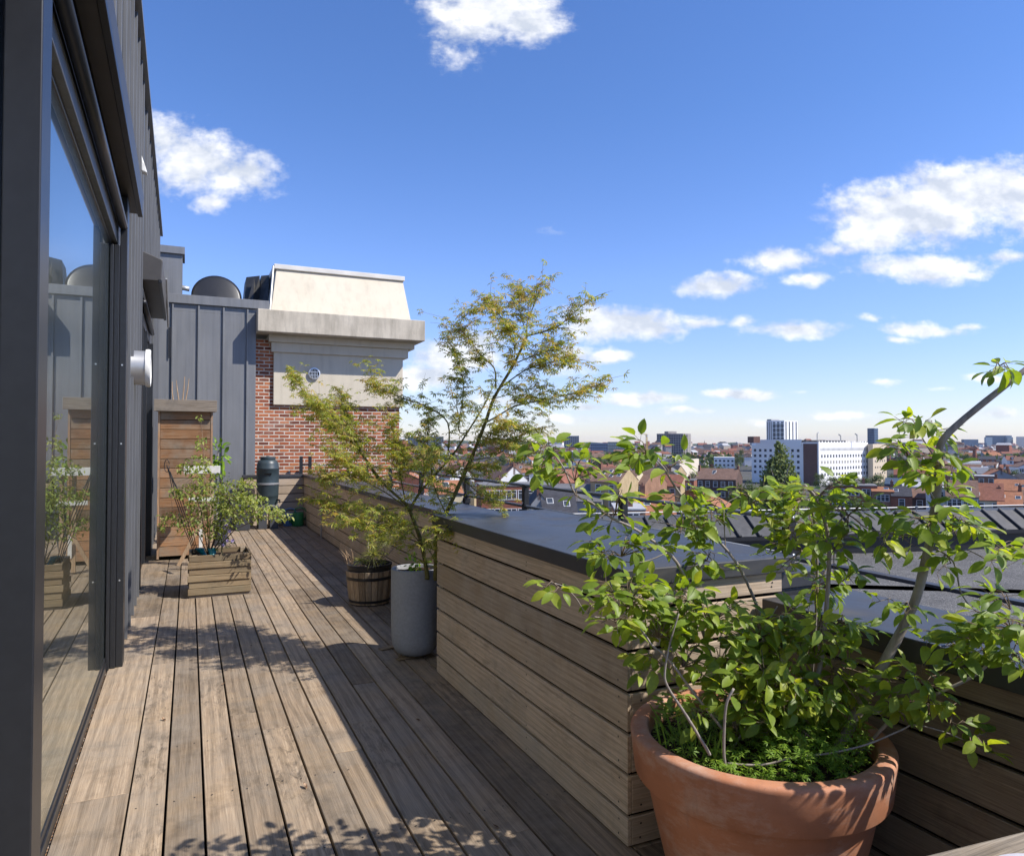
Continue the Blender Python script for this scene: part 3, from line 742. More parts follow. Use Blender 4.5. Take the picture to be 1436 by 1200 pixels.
# grey trough left of it
l, r = at(329, 735, Y=13.6), at(352, 735, Y=13.6)
tr = thing('trough_planter', 'anthracite plastic trough planter on the deck left of the water butt', 'planter', ((l.x+r.x)/2, 13.75, 0))
mb = MB(); mb.hexa([(l.x+.02,13.6,0),(r.x-.02,13.6,0),(r.x-.02,13.95,0),(l.x+.02,13.95,0)],[(l.x-.0,13.57,.42),(r.x,13.57,.42),(r.x,13.98,.42),(l.x,13.98,.42)]); mb.box(l.x-.02, r.x+.02, 13.55, 14.0, .421, .46)
mb.build('box', M['anthraplastic'], tr, bevel=.008)
mb = MB(); leafball(mb, ((l.x+r.x)/2, 13.78, .58), (.2,.18,.16), 140, .05, .025, seed=8); mb.build('foliage', M['shrub'], tr, smooth=True)
# watering cans
def watering_can(px, py, Y, mat, label, flip, s=1.0):
    b = at(px, py, Y=Y); b.z = 0
    wc = thing('watering_can', label, 'watering can', b)
    mb = MB(); mb.lathe([(.09*s,.0),(.098*s,.01),(.1*s,.15*s),(.096*s,.235*s),(.09*s,.24*s),(.085*s,.22*s),(.0,.21*s)], b, 28, close=False)
    mb.build('body', M[mat], wc, smooth='auto')
    mb = MB(); mb.tube([b+Vector((flip*.085,0,.06))*s, b+Vector((flip*.2,-.02,.16))*s, b+Vector((flip*.33,-.03,.27))*s], [.028*s,.018*s,.014*s], 10); sp_ = mb.build('spout', M[mat], wc, smooth=True)
    e = b+Vector((flip*.33,-.03,.27))*s; mb = MB(); mb.tube([e, e+Vector((flip*.03,0,.022))*s], [.014*s,.034*s], 12); mb.build('rose', M[mat], sp_)
    pts = []
    for k in range(9):
        a = math.pi*(k/8); pts.append(b+Vector((-flip*(.02+.13*math.sin(a*.62)), 0, .26 + .07*math.sin(a) - .16*(k/8)**2))*s) 
    pts = [b+Vector((flip*.06,0,.235))*s, b+Vector((flip*.05,0,.31))*s, b+Vector((-flip*.02,0,.335))*s, b+Vector((-flip*.11,0,.31))*s, b+Vector((-flip*.145,0,.24))*s, b+Vector((-flip*.14,0,.16))*s, b+Vector((-flip*.095,0,.10))*s]
    mb = MB(); mb.tube(pts, .011*s, 8); mb.build('handle', M[mat], wc, smooth=True)
watering_can(418, 736, 13.95, 'greenplastic', 'green plastic watering can standing in the far corner of the deck', -1, 1.05)
watering_can(404.5, 733, 14.08, 'blueplastic', 'blue plastic watering can half hidden behind the green one', -1, .98)
# standpipe
b = at(451, 752.5, X=2.0); b = Vector((1.995, b.y, 0))
sp2 = thing('standpipe', 'thin grey standpipe with a dark tap head beside the board parapet', 'standpipe', b)
mb = MB(); mb.tube([b, b+Vector((0,0,.57))], .014, 10); mb.build('pipe', M['greypost'], sp2, smooth='auto')
mb = MB(); mb.tube([b+Vector((0,0,.55)), b+Vector((0,0,.61))], .022, 10); mb.tube([b+Vector((0,0,.585)), b+Vector((-.08,-.02,.59)), b+Vector((-.10,-.02,.56))], .012, 8); mb.build('tap', M['black'], sp2)

# ================================================================== table corner bottom right
tb = thing('garden_table', 'weathered wooden table whose corner shows at the bottom right', 'table', (1.7, .6, 0))
TZ = .74
o_ = Vector((1.437, .953, TZ)); ex = Vector((.9955, -.094, 0)).normalized(); ey = Vector((ex.y, -ex.x, 0))
if ey.y > 0: ey = -ey
mb = MB()
for k in range(6):
    w0, w1 = k*.118, k*.118+.114
    c_ = o_ + ey*((w0+w1)/2) + ex*.25; mb.obox(c_-Vector((0,0,.0175)), ex*.62, ey*((w1-w0)/2), Vector((0,0,.0175)))
mb.build('tabletop', M['tablewood'], tb, bevel=.008)
mb = MB(); mb.obox(o_+ey*.08+ex*.25-Vector((0,0,.08)), ex*.52, ey*.012, Vector((0,0,.044))); mb.build('apron', M['tablewood'], tb)
for (a_, b_) in ((-.28, .08), (.78, .08), (-.28, .6), (.78, .6)):
    mb = MB(); c_ = o_ + ex*a_ + ey*b_; mb.obox(Vector((c_.x, c_.y, .35)), ex*.03, ey*.03, Vector((0,0,.35))); mb.build('leg', M['tablewood'], tb, bevel=.004)
pl = at(1500, 1262, Z=TZ+.012)
mb = MB(); mb.lathe([(.0,.002),(.07,.003),(.10,.014),(.125,.022),(.127,.02),(.10,.008),(.07,.0)], (pl.x, pl.y, TZ+.001), 48, close=False)
o = mb.build('plate', M['palewood'], loc=(pl.x, pl.y, TZ), smooth=True); tag(o, 'pale round plate on the wooden table, cut off by the bottom right corner', 'plate')
# ================================================================== big terracotta pot
pc = Vector((1.76, 1.876, 0))
tp = thing('terracotta_pot', 'big terracotta pot with a thick rolled rim in the right foreground', 'plant pot', pc)
mb = MB(); mb.lathe([(.0,.0),(.262,.0),(.272,.012),(.295,.09),(.345,.30),(.375,.44),(.377,.45)], pc, 96, close=False); mb.build('pot_body', M['terra'], tp, smooth='auto')
mb = MB(); mb.lathe([(.366,.437),(.398,.436),(.405,.438),(.4085,.444),(.4225,.563),(.4222,.572),(.4185,.579),(.411,.583),(.40,.584),(.374,.583),(.366,.579),(.362,.571),(.354,.53),(.347,.46)], pc, 128, close=False); mb.build('rim', M['terra'], tp, smooth='auto')
mb = MB(); nr = 10
for i in range(nr+1): pass
vs = []; fs = []
for i in range(12):
    for k in range(40):
        r = .36*i/11; th = 2*math.pi*k/40; vs.append((pc.x+r*math.cos(th), pc.y+r*math.sin(th), .525+uni(-.012,.014)))
for i in range(11):
    for k in range(40): fs.append((i*40+k, i*40+(k+1)%40, (i+1)*40+(k+1)%40, (i+1)*40+k))
mb.add(vs, fs); mb.build('soil', M['soil'], tp, smooth=True)

# ---- serviceberry: stems traced from the photo at their real distance
sb = thing('serviceberry_shrub', 'multi-stemmed shrub with oval bright green leaves growing from the big terracotta pot', 'shrub', (pc.x, pc.y, .52))
def stem(mb, pts, r0, r1, d0, d1, n=8, knob=0):
    m = len(pts); P3 = []
    for i, (x, y) in enumerate(pts):
        t_ = i/(m-1); P3.append(at(x, y, d=d0+(d1-d0)*t_))
    # resample smooth
    Q = []
    for i in range(m-1):
        a = P3[max(i-1,0)]; b = P3[i]; c = P3[i+1]; e = P3[min(i+2,m-1)]
        for k in range(4):
            u = k/4; Q.append(.5*((2*b)+(c-a)*u+(2*a-5*b+4*c-e)*u*u+(3*b-a-3*c+e)*u**3))
    Q.append(P3[-1]); N = len(Q)
    rs = [(r0+(r1-r0)*i/(N-1))*(1+uni(-knob,knob)) for i in range(N)]
    mb.tube(Q, rs, n); return Q
ALLST = []
def st(mb, pts, r0, r1, d0, d1, n=8, knob=0):
    k_ = 1.12 if r0 > .009 else .8; q = stem(mb, pts, r0*k_, r1*k_, d0+.2, d1+.2, n, knob); ALLST.append(q); return q
mb = MB()
st(mb, [(1166,1068),(1175.5,1050),(1214,976),(1256,899),(1284,840),(1301.6,769.5),(1310,720),(1315.6,678),(1317,640),(1332,605),(1436,520),(1500,470)], .0165, .0078, 2.20, 2.05, 10, .05)
st(mb, [(1126,1060),(1126.5,1040),(1140.5,976),(1153,913),(1161.5,815),(1161.5,755.5),(1150,710),(1138,690),(1128,680)], .0095, .004, 2.24, 2.2, 8, .05)
st(mb, [(1130,1040),(1142,900),(1146,794),(1140,720),(1132,700)], .0075, .0045, 2.42, 2.42)
st(mb, [(1112,1045),(1100,960),(1064,856),(1032,787.6),(988,737),(947,683),(930,655),(908,634)], .0085, .003, 2.36, 2.22)
st(mb, [(1036,1030),(1000,930),(970,835),(956,800),(937,775),(893,743),(858,726),(830,705),(807,693),(790,655),(772,632)], .0085, .0025, 2.24, 2.12)
st(mb, [(1015,1030),(1013,1022),(975,974),(937,924),(915,905),(899,882.6),(871,857),(864,838),(855,815)], .0065, .0025, 2.14, 1.98)
st(mb, [(995,1058),(991,1050),(962.6,1003),(936,962),(932.5,939.6),(940,900),(952,860)], .0068, .003, 2.02, 2.02)
st(mb, [(1018,1078),(1015,1050),(1018,990),(1029,965)], .0062, .005, 2.0, 2.0)
st(mb, [(871,857),(850,866),(823,860),(807.5,838),(790,822),(772,816)], .003, .0014, 1.99, 1.93, 6)
st(mb, [(1020,1070),(1069.4,1072),(1116.7,1060.6),(1158.5,1056.5),(1214,1044),(1264.4,1023),(1284,1016),(1330,1028),(1370,1046)], .0048, .002, 2.0, 1.9)
st(mb, [(1200,1056),(1220,1040),(1250,1009),(1298,980),(1364.6,948),(1396,920),(1436,880),(1480,850)], .008, .004, 2.16, 1.82)
st(mb, [(1303,764),(1336.6,787),(1347,829),(1364.6,853.6),(1385.6,864),(1400,890)], .004, .002, 2.1, 2.02, 6)
st(mb, [(1361,794),(1380,797),(1410,794),(1436,780)], .002, .0012, 2.02, 1.98, 6)
st(mb, [(1161,755),(1175,734),(1190,722),(1215,740),(1250,748),(1290,752)], .004, .002, 2.2, 2.12, 6)
st(mb, [(1003,790),(985,770),(960,745),(948,738)], .003, .0015, 2.3, 2.3, 6)
st(mb, [(1018,775),(1015,720),(1020,705),(1038,695)], .0025, .0015, 2.3, 2.32, 6)
st(mb, [(935,775),(900,788),(860,785),(845,780)], .003, .0012, 2.18, 2.15, 6)
st(mb, [(1020,1060),(1060,1000),(1100,950),(1122,930)], .005, .003, 2.2, 2.3)
st(mb, [(1030,1050),(1045,960),(1062,900),(1090,850)], .005, .002, 2.25, 2.35)
st(mb, [(1317,650),(1300,625),(1285,600)], .004, .002, 2.07, 2.1, 6)
st(mb, [(1310,700),(1285,660),(1262,640)], .004, .002, 2.09, 2.05, 6)
st(mb, [(1420,527),(1412,515),(1402,512)], .002, .001, 2.03, 2.03, 6)
STEMS = mb
CL = [(770,636,34,26,17),(758,668,34,16,6),(815,672,38,32,17),(868,715,34,28,14),(905,638,38,24,17),(940,655,26,20,7),(950,700,32,22,11),(960,737,42,26,20),(998,740,34,32,18),
 (875,772,55,22,22),(845,768,26,16,7),(985,792,40,22,13),(1012,703,24,16,6),(1040,692,24,18,7),(1075,715,18,16,4),(1110,702,50,30,30),(1155,690,46,26,24),(1130,740,46,36,34),(1190,722,44,30,24),
 (1100,772,34,30,16),(1178,772,40,32,19),(1150,822,42,36,20),(1205,815,16,12,4),(1250,748,36,18,12),
 (782,828,22,16,6),(826,858,14,16,4),(860,832,26,22,9),(890,842,42,30,24),(868,884,26,24,11),(922,872,42,30,26),(960,850,40,36,26),(910,932,26,18,8),(960,920,40,30,19),(1010,872,46,36,32),
 (1020,930,46,40,36),(1070,900,52,46,48),(1130,902,46,46,42),(1080,970,56,42,44),(1150,972,46,42,32),(1110,1012,46,26,22),(1040,1005,34,26,13),(1190,942,36,42,20),(1205,885,28,24,9),(945,880,22,22,8),(1025,985,26,24,8),(980,990,24,24,6),
 (1295,602,42,20,14),(1278,640,46,26,21),(1322,652,34,24,13),(1295,676,34,16,9),(1345,690,22,14,5),(1402,514,24,8,7),(1300,730,50,26,24),(1352,742,44,22,14),(1382,770,46,20,13),(1425,768,24,10,6),
 (1330,792,32,18,5),(1378,832,34,22,7),(1255,848,26,14,7),(1312,887,32,16,11),(1350,890,30,20,9),(1395,880,42,26,22),(1428,900,30,32,16),(1362,920,34,20,12),(1425,940,28,16,7),
 (1280,950,42,22,18),(1250,985,34,20,10),(1302,990,40,16,14),(1348,1008,26,12,4),(1372,1044,24,14,8),(1245,780,20,10,3)]
lm = MB(); tw_ = MB(); rg = random.Random(5)
FL = [q for s_ in ALLST for q in s_]
def near_stem(p):
    return min(FL, key=lambda q: (q-p).length_squared)
lw_ = Vector((-.35, -.75, .9))   # leaves turn their faces towards the light and the viewer's side
for (cx, cy, rx, ry, n) in CL:
    n = int(n*(3.3 if (880 < cx < 1240 and cy > 815) else 2.45)) + 1
    c0 = at(cx, cy, d=2.4); q = near_stem(c0 + (c0-CP)*0)
    # depth of the closest stem seen behind this spot
    best = min(FL, key=lambda s_: ((s_-CP).normalized()-(c0-CP).normalized()).length)
    d = (best-CP).x*math.sin(YAW) + (best-CP).y*math.cos(YAW)
    if 900 < cx < 1230 and cy > 830: d = 2.36
    if cx > 1230: d = min(d, 2.3)
    if cx > 1200 and cy > 830:
        wq = at(cx, cy, X=NX-.05); d = min(d, wq.x*math.sin(YAW)+wq.y*math.cos(YAW)-.14)
    c = at(cx, cy, d=d); s0 = near_stem(c)
    sub = max(2, int(n/4.5))
    spr = []
    for k in range(sub):
        a = rg.uniform(0, 6.28); rr = rg.random()**.5
        e = at(cx+rx*1.12*rr*math.cos(a), cy+ry*1.12*rr*math.sin(a), d=d+rg.uniform(-.13,.13))
        b = c + (s0-c)*.55 if (s0-c).length < .3 else c
        mid = (b+e)/2 + Vector((0,0,rg.uniform(0,.025)))
        pts = [b, mid, e]; tw_.tube(pts, [.0019,.0015,.0008], 5); spr.append((b, mid, e))
    for k in range(n):
        b, mid, e = spr[k % sub]; u = rg.uniform(.35, 1.05)
        p = (mid+(e-mid)*((u-.5)*2)) if u > .5 else (b+(mid-b)*u*2)
        ax = (e-mid).normalized()
        ang = rg.uniform(0, 6.28); sd = ax.cross(Vector((0,0,1)))
        if sd.length < .05: sd = Vector((1,0,0))
        sd.normalize(); u2 = sd.cross(ax)
        dv = ax*rg.uniform(.2,.9) + (sd*math.cos(ang)+u2*math.sin(ang))*.9 + Vector((0,0,rg.uniform(-.3,.3)))
        dv.z = dv.z*.5 - .06; dv.normalize(); p1 = p + dv*rg.uniform(.012,.028)
        tw_.tube([p, p1], [.0008,.0007], 4, False)
        nv = Vector((rg.gauss(.1,.4), rg.gauss(-.42,.4), 1.0))
        L = rg.triangular(.024,.074,.05); lm.leaf(p1, dv, nv, L, L*rg.uniform(.46,.60), rg.uniform(.15,.5), rg.uniform(.05,.5))
STEMS.mi = 0; n0_ = len(STEMS.v); STEMS.v += tw_.v; STEMS.f += [tuple(i+n0_ for i in f_) for f_ in tw_.f]; STEMS.m += [1]*len(tw_.f)
STEMS.build('stem', [M['bark'], M['twig']], sb, smooth=True)
lm.build('foliage', M['amel'], sb, smooth=True)
# weeds under it: nobody could count them
wm = MB(); rg = random.Random(9)
for _ in range(3000):
    a = rg.uniform(0, 6.28); r = .345*rg.random()**.5; x, y = r*math.cos(a), r*math.sin(a)
    dens = .25 + .9*((x*.8 - y*.6)/.34*.5+.5)
    if rg.random() > dens: continue
    h = rg.uniform(.0,.09)*(1.4 if dens > .7 else .7)
    p = pc + Vector((x, y, .53+h)); t_ = rg.uniform(0, 6.28)
    dv = Vector((math.cos(t_), math.sin(t_), rg.uniform(-.1,.6)))
    wm.star(p, dv, Vector((rg.uniform(-.3,.3), rg.uniform(-.5,.1), 1)), rg.uniform(.014,.028), 5)
for (px, py, n, hh) in ((940,1010,16,.10),(955,985,16,.12),(930,1000,12,.08),(980,1020,14,.08),(1215,900,22,.2),(1235,905,22,.22),(1225,930,26,.16),(1200,960,26,.12),(1175,1000,30,.10),(1090,1040,40,.1),(1140,1030,40,.1)):
    b = at(px, py, Z=.55 if py > 950 else .60)
    for k in range(n):
        p = b + Vector((rg.gauss(0,.025), rg.gauss(0,.025), rg.uniform(0, hh)))
        t_ = rg.uniform(0, 6.28); wm.leaf(p, Vector((math.cos(t_), math.sin(t_), rg.uniform(0,.8))), Vector((0,-.3,1)), rg.uniform(.03,.06), rg.uniform(.012,.02), .2, .4)
for k in range(20):
    b = pc + Vector((-.25+rg.gauss(0,.04), .02+rg.gauss(0,.06), .52)); e = b + Vector((rg.gauss(0,.03), rg.gauss(0,.03), rg.uniform(.08,.16)))
    wm.leaf(b, e-b, Vector((rg.uniform(-1,1), -1, .2)), (e-b).length, .007, .2, .3)
wd = wm.build('pot_weeds', M['weed'], loc=(pc.x, pc.y, .52), smooth=True); tag(wd, 'low bright green weeds covering the soil of the big terracotta pot', 'weeds', kind='stuff')
f = at(1190, 879, d=2.5)
yf = thing('yellow_flower', 'tiny yellow flower on a thin stalk above the weeds by the dark coping', 'flower', (f.x, f.y, .53))
mb = MB()
for k in range(9): mb.leaf(f, Vector((math.cos(k*.7), math.sin(k*.7), .35)), Vector((0,0,1)), .012, .006, .1, .2)
mb.build('petals', M['yellow'], yf)
mb = MB(); mb.tube([(f.x-.01, f.y, .53), (f.x+.004, f.y, .75), f], .0013, 5); mb.build('stalk', M['weed'], yf)

# ================================================================== grey planter + maple
gp = Vector((1.527, 5.09, 0))
g = thing('grey_planter', 'tall round grey concrete planter beside the timber chest', 'planter', gp)
mb = MB(); mb.lathe([(.0,.018),(.08,.018),(.115,.024),(.145,.045),(.165,.085),(.173,.14),(.176,.22),(.178,.63),(.176,.64),(.158,.642),(.155,.635),(.152,.55)], gp, 72, close=False); mb.build('planter_body', M['planter'], g, smooth=True)
mb = MB()
vs = []; fs = []
for i in range(8):
    for k in range(28):
        r = .155*i/7; th = 2*math.pi*k/28; vs.append((gp.x+r*math.cos(th), gp.y+r*math.sin(th), .61+uni(-.012,.018)))
for i in range(7):
    for k in range(28): fs.append((i*28+k, i*28+(k+1)%28, (i+1)*28+(k+1)%28, (i+1)*28+k))
mb.add(vs, fs); mb.build('soil', M['soil'], g)
for k, (px, py, rot, lab) in enumerate(((541, 908, .25, 'thin wooden wedge under the left side of the grey planter'), (566, 922, .2, 'thin wooden wedge under the front of the grey planter'))):
    b = at(px, py, Z=.008); e = Vector((math.cos(rot), math.sin(rot), 0)); n_ = Vector((-e.y, e.x, 0))
    mb = MB(); mb.hexa([b-e*.05-n_*.03-Vector((0,0,.007)), b+e*.14-n_*.03-Vector((0,0,.007)), b+e*.14+n_*.03-Vector((0,0,.007)), b-e*.05+n_*.03-Vector((0,0,.007))],
                       [b-e*.05-n_*.03+Vector((0,0,-.001)), b+e*.14-n_*.03+Vector((0,0,.009)), b+e*.14+n_*.03+Vector((0,0,.009)), b-e*.05+n_*.03+Vector((0,0,-.001))])
    o = mb.build('wooden_wedge', M['crate'], loc=(b.x, b.y, 0), bevel=.001); tag(o, lab, 'wedge', 'wedges under the grey planter')

mp = thing('maple_tree', 'loose Japanese maple with fine yellow-green leaves growing from the grey planter', 'tree', (gp.x, gp.y, .6))
mb = MB(); MS = []
def ms(pts, r0, r1, d0, d1, leafy=1.0, warm=0.0, n=7):
    d1 = d0 + (d1-d0)*2.2 + (random.uniform(-.3,.3) if r0 < .008 else 0); q = stem(mb, pts, r0, r1, d0, d1, n, .04); MS.append((q, leafy, warm)); return q
ms([(599,812),(598.7,803.7),(592,765),(584,740),(575,717),(568,705)], .017, .012, 5.10, 5.12, .0)
ms([(611,812),(611,802),(614,745),(627,717),(660,645),(665,633),(681,592),(693,558),(721,510),(739,471)], .018, .009, 5.08, 5.0, .12, .3)
ms([(739,471),(778,460),(800,443),(825,421)], .006, .002, 5.0, 4.9, 1.1, .5)
ms([(739,471),(739,455),(743,443),(752,420),(760,399),(765,393)], .006, .0018, 5.0, 5.05, .7, .7)
ms([(739,471),(730,440),(727,415),(724,405)], .004, .0016, 5.0, 5.1, .9, .7)
ms([(734,477),(720,465),(704,447),(694,432),(684,421)], .005, .002, 5.0, 5.1, 1.1, .6)
ms([(682,592),(700,582),(721,570),(755,562),(788,555),(815,548),(843,538)], .006, .0018, 5.03, 4.75, 1.0, .5)
ms([(700,545),(735,520),(765,510),(790,505),(808,503)], .005, .0018, 5.0, 4.8, 1.1, .5)
ms([(695,542),(693,516),(676,501),(663,482),(650,467),(628,458)], .006, .002, 5.02, 5.15, 1.15, .5)
ms([(650,467),(645,455),(655,440),(662,436)], .003, .0015, 5.1, 5.1, 1, .6)
ms([(706,535),(722,500),(716,470),(708,455)], .004, .0015, 4.95, 4.9, 1.1, .5)
ms([(721,510),(745,500),(770,492),(790,488)], .004, .0015, 5.0, 4.85, 1.1, .6)
ms([(577,715),(577,710),(593.6,684),(633,640),(656,605),(678,570),(690,545)], .012, .004, 5.12, 5.2, .25, .2)
ms([(654,607),(643,601),(650,545),(641,501),(636,490),(630,480)], .005, .0016, 5.18, 5.3, .75, .4)
ms([(645,590),(640,560),(648,520)], .003, .0014, 5.2, 5.25, .9, .4)
ms([(628,640),(628,593),(598,570),(563,558),(545,550),(530,544),(520,528)], .006, .002, 5.18, 5.3, .85, .4)
ms([(568,705),(530,670),(500,626),(470,600),(452,585),(435,568),(419,537),(412,526)], .010, .002, 5.12, 5.35, .9, .2)
ms([(540,680),(517,649),(500,620),(489,598),(482,575),(477,551)], .006, .0018, 5.13, 5.2, 1.1, .25)
ms([(500,626),(480,600),(462,580),(448,572)], .004, .0016, 5.2, 5.1, 1.2, .2)
ms([(568,700),(560,660),(555,620),(548,595)], .006, .0018, 5.1, 5.0, 1.2, .2)
ms([(590,690),(596,650),(600,610),(602,585)], .005, .0018, 5.15, 5.3, 1.1, .2)
ms([(563,712),(530,714),(493,712),(470,705),(442,700)], .004, .0016, 5.12, 5.0, .9, .4)
ms([(565,708),(540,690),(505,672),(475,668),(450,672)], .005, .0016, 5.12, 5.05, 1.1, .25)
ms([(575,720),(550,722),(525,735),(505,733),(490,728)], .004, .0016, 5.1, 4.95, 1.0, .2)
ms([(592,765),(575,745),(555,735),(540,740)], .004, .0015, 5.1, 5.0, 1.0, .1)
ms([(633,640),(620,620),(585,640),(560,635)], .004, .0015, 5.18, 5.1, 1.2, .2)
ms([(660,645),(690,640),(715,625),(740,605),(752,602)], .004, .0015, 5.05, 4.85, .9, .4)
ms([(671,618),(700,615),(730,628),(742,640)], .004, .0015, 5.04, 4.9, .9, .4)
ms([(648,670),(670,690),(690,700),(705,690)], .004, .0015, 5.06, 4.9, .9, .3)
ms([(614,745),(622,735),(628,742),(632,748)], .004, .0015, 5.05, 4.95, 1.3, 0)
ms([(611,790),(600,770),(580,765)], .003, .0013, 5.05, 5.0, .7, .1)
ms([(612,780),(618,770),(613,755)], .003, .0013, 5.05, 5.0, .9, .1)
ms([(624,717),(612,690),(605,660),(612,640)], .005, .0016, 5.05, 4.9, 1.0, .2)
ms([(668,627),(700,600),(712,590)], .003, .0015, 5.04, 4.95, .9, .5)
ms([(690,560),(730,548),(755,545)], .003, .0013, 5.0, 4.85, .9, .5)
ms([(530,670),(505,665),(490,650),(470,635)], .004, .0015, 5.15, 5.1, 1.3, .2)
ms([(600,677),(640,660),(665,655),(690,660)], .004, .0015, 5.1, 4.95, .8, .3)
MT = mb
lg = MB(); lr = MB(); tw2 = MB(); rg = random.Random(21)
for (q, leafy, warm) in MS:
    N = len(q); 
    if leafy <= 0: continue
    tot = 0; acc = 0
    for i in range(1, N):
        a, b = q[i-1], q[i]; seg = (b-a).length; fr = i/N
        if fr < .22 and leafy > .3: continue
        acc += seg*leafy*(98 if a.x < gp.x-.05 and a.z < 2.2 else 72)
        while acc > 1:
            acc -= 1
            p = a + (b-a)*rg.random(); ax = (b-a).normalized()
            d = ax*rg.uniform(.3,.9) + Vector((rg.gauss(0,.55), rg.gauss(0,.6), rg.gauss(.1,.4)))
            d.normalize(); Lt = rg.uniform(.07,.30)*(1.15-.45*fr)
            e = p + d*Lt; m_ = (p+e)/2 + Vector((0,0,.01))
            tw2.tube([p, m_, e], [.0013,.001,.0006], 4, False)
            for k in range(rg.randint(4,8)):
                u = rg.uniform(.2,1.05); c = p + (e-p)*min(u,1) + Vector((rg.gauss(0,.018), rg.gauss(0,.018), rg.gauss(0,.01)))
                t_ = rg.uniform(0,6.28); dv = Vector((math.cos(t_), math.sin(t_), rg.uniform(-.75,.1)))
                nv = Vector((rg.gauss(0,.4), rg.gauss(0,.4), 1))
                w = warm*(.3+.5*fr)
                (lr if rg.random() < w else lg).star(c, dv, nv, rg.uniform(.027,.05), rg.choice((5,5,7)))
n0_ = len(MT.v); MT.v += tw2.v; MT.f += [tuple(i+n0_ for i in f_) for f_ in tw2.f]; MT.m += [1]*len(tw2.f)
MT.build('trunk', [M['maplebark'], M['twig']], mp, smooth=True)
lg.build('green_foliage', M['maple'], mp); lr.build('bronze_foliage', M['maplered'], mp)
mb = MB(); leafball(mb, (gp.x-.01, gp.y-.06, .68), (.09,.05,.06), 30, .05, .02, seed=3); o = mb.build('seedling', M['weed'], loc=(gp.x-.01, gp.y-.06, .62), smooth=True)
tag(o, 'small weed seedlings at the foot of the maple in the grey planter', 'weeds')

# ================================================================== half barrel + pine
bp = Vector((1.62, 6.95, 0))
b = thing('barrel_planter', 'wooden half-barrel planter with black hoops and a black liner behind the grey planter', 'planter', bp)
mb = MB(); ns = 22
for k in range(ns):
    a0_, a1_ = 2*math.pi*k/ns+.012, 2*math.pi*(k+1)/ns-.012
    pr = [(.192,.012),(.205,.12),(.216,.22),(.227,.325)]
    vs = []
    for (r, z) in pr:
        for (rr, aa) in ((r-.02,a0_),(r,a0_),(r+.0015,(a0_+a1_)/2),(r,a1_),(r-.02,a1_)): vs.append((bp.x+rr*math.cos(aa), bp.y+rr*math.sin(aa), z))
    fs = []
    for i in range(3):
        for j in range(4): fs.append((i*5+j, i*5+j+1, i*5+6+j, i*5+5+j))
    fs.append((15,16,17,18,19)); mb.add(vs, fs)
mb.build('staves', M['stave'], b)
for (r, z, h) in ((.2215,.245,.028),(.196,.03,.024)):
    mb = MB(); mb.lathe([(r-.001-.0,z),(r+.003,z),(r+.003+h*.08,z+h),(r+h*.08-.001,z+h)], bp, 48, close=False); mb.build('hoop', M['black'], b, smooth='auto')
mb = MB(); mb.lathe([(.20,.28),(.205,.30),(.212,.365),(.218,.37),(.218,.385),(.203,.386),(.195,.33)], bp, 48, close=False); mb.build('liner', M['black'], b, smooth='auto')
mb = MB(); mb.lathe([(.0,.345),(.1,.35),(.198,.34)], bp, 32, close=False); mb.build('soil', M['soil'], b)
mb = MB(); mb.lathe([(.185,.0),(.186,.014)], bp, 40); mb.build('bottom', M['black'], b)
pn_ = thing('pine_shrub', 'small pine with tufts of long pale needles growing in the half barrel', 'shrub', (bp.x, bp.y, .34))
mb = MB(); nd = MB(); rg = random.Random(33)
for (px, py, d, r, n) in ((523,776,6.75,.135,150),(505,784,6.85,.10,80),(537,752,6.8,.12,110),(516,750,6.9,.09,60),(545,757,6.75,.12,90),(552,740,6.8,.12,90),(566,752,6.85,.09,60),(540,788,7.0,.08,40),(530,765,6.95,.10,70)):
    c = at(px, py, d=d); base = Vector((bp.x+rg.uniform(-.05,.05), bp.y+rg.uniform(-.05,.05), .34))
    mb.tube([base, (base+c)/2+Vector((rg.uniform(-.03,.03),0,-.02)), c], [.007,.005,.003], 5)
    for k in range(n):
        d_ = Vector((rg.gauss(0,1), rg.gauss(0,1), rg.gauss(.45,.8))).normalized()
        L = r*rg.uniform(.6,1.1); s_ = d_.cross(Vector((rg.random(),rg.random(),rg.random()))).normalized()*.0018
        o0 = c - (c-base).normalized()*rg.uniform(0,.05)
        nd.add([o0-s_, o0+s_, o0+d_*L*.6+s_-Vector((0,0,.005)), o0+d_*L-Vector((0,0,.02)), o0+d_*L*.6-s_-Vector((0,0,.005))], [(0,1,2,3,4)])
mb.build('stem', M['bark'], pn_, smooth=True); nd.build('needles', M['pine'], pn_)
mb = MB()
for k in range(14):
    b0 = at(487+rg.uniform(-3,8), 786, d=6.85); e0 = b0+Vector((rg.uniform(-.08,.02), rg.uniform(-.04,.04), rg.uniform(.05,.12))); mb.tube([b0-Vector((0,0,.03)), (b0+e0)/2+Vector((.01,0,0)), e0], [.0025,.002,.001], 4)
o = mb.build('dry_stalks', M['rawwood'], loc=(at(487,786,d=6.85).x, at(487,786,d=6.85).y, .33)); tag(o, 'dry straw-coloured stalks at the left edge of the half barrel', 'dry plant')

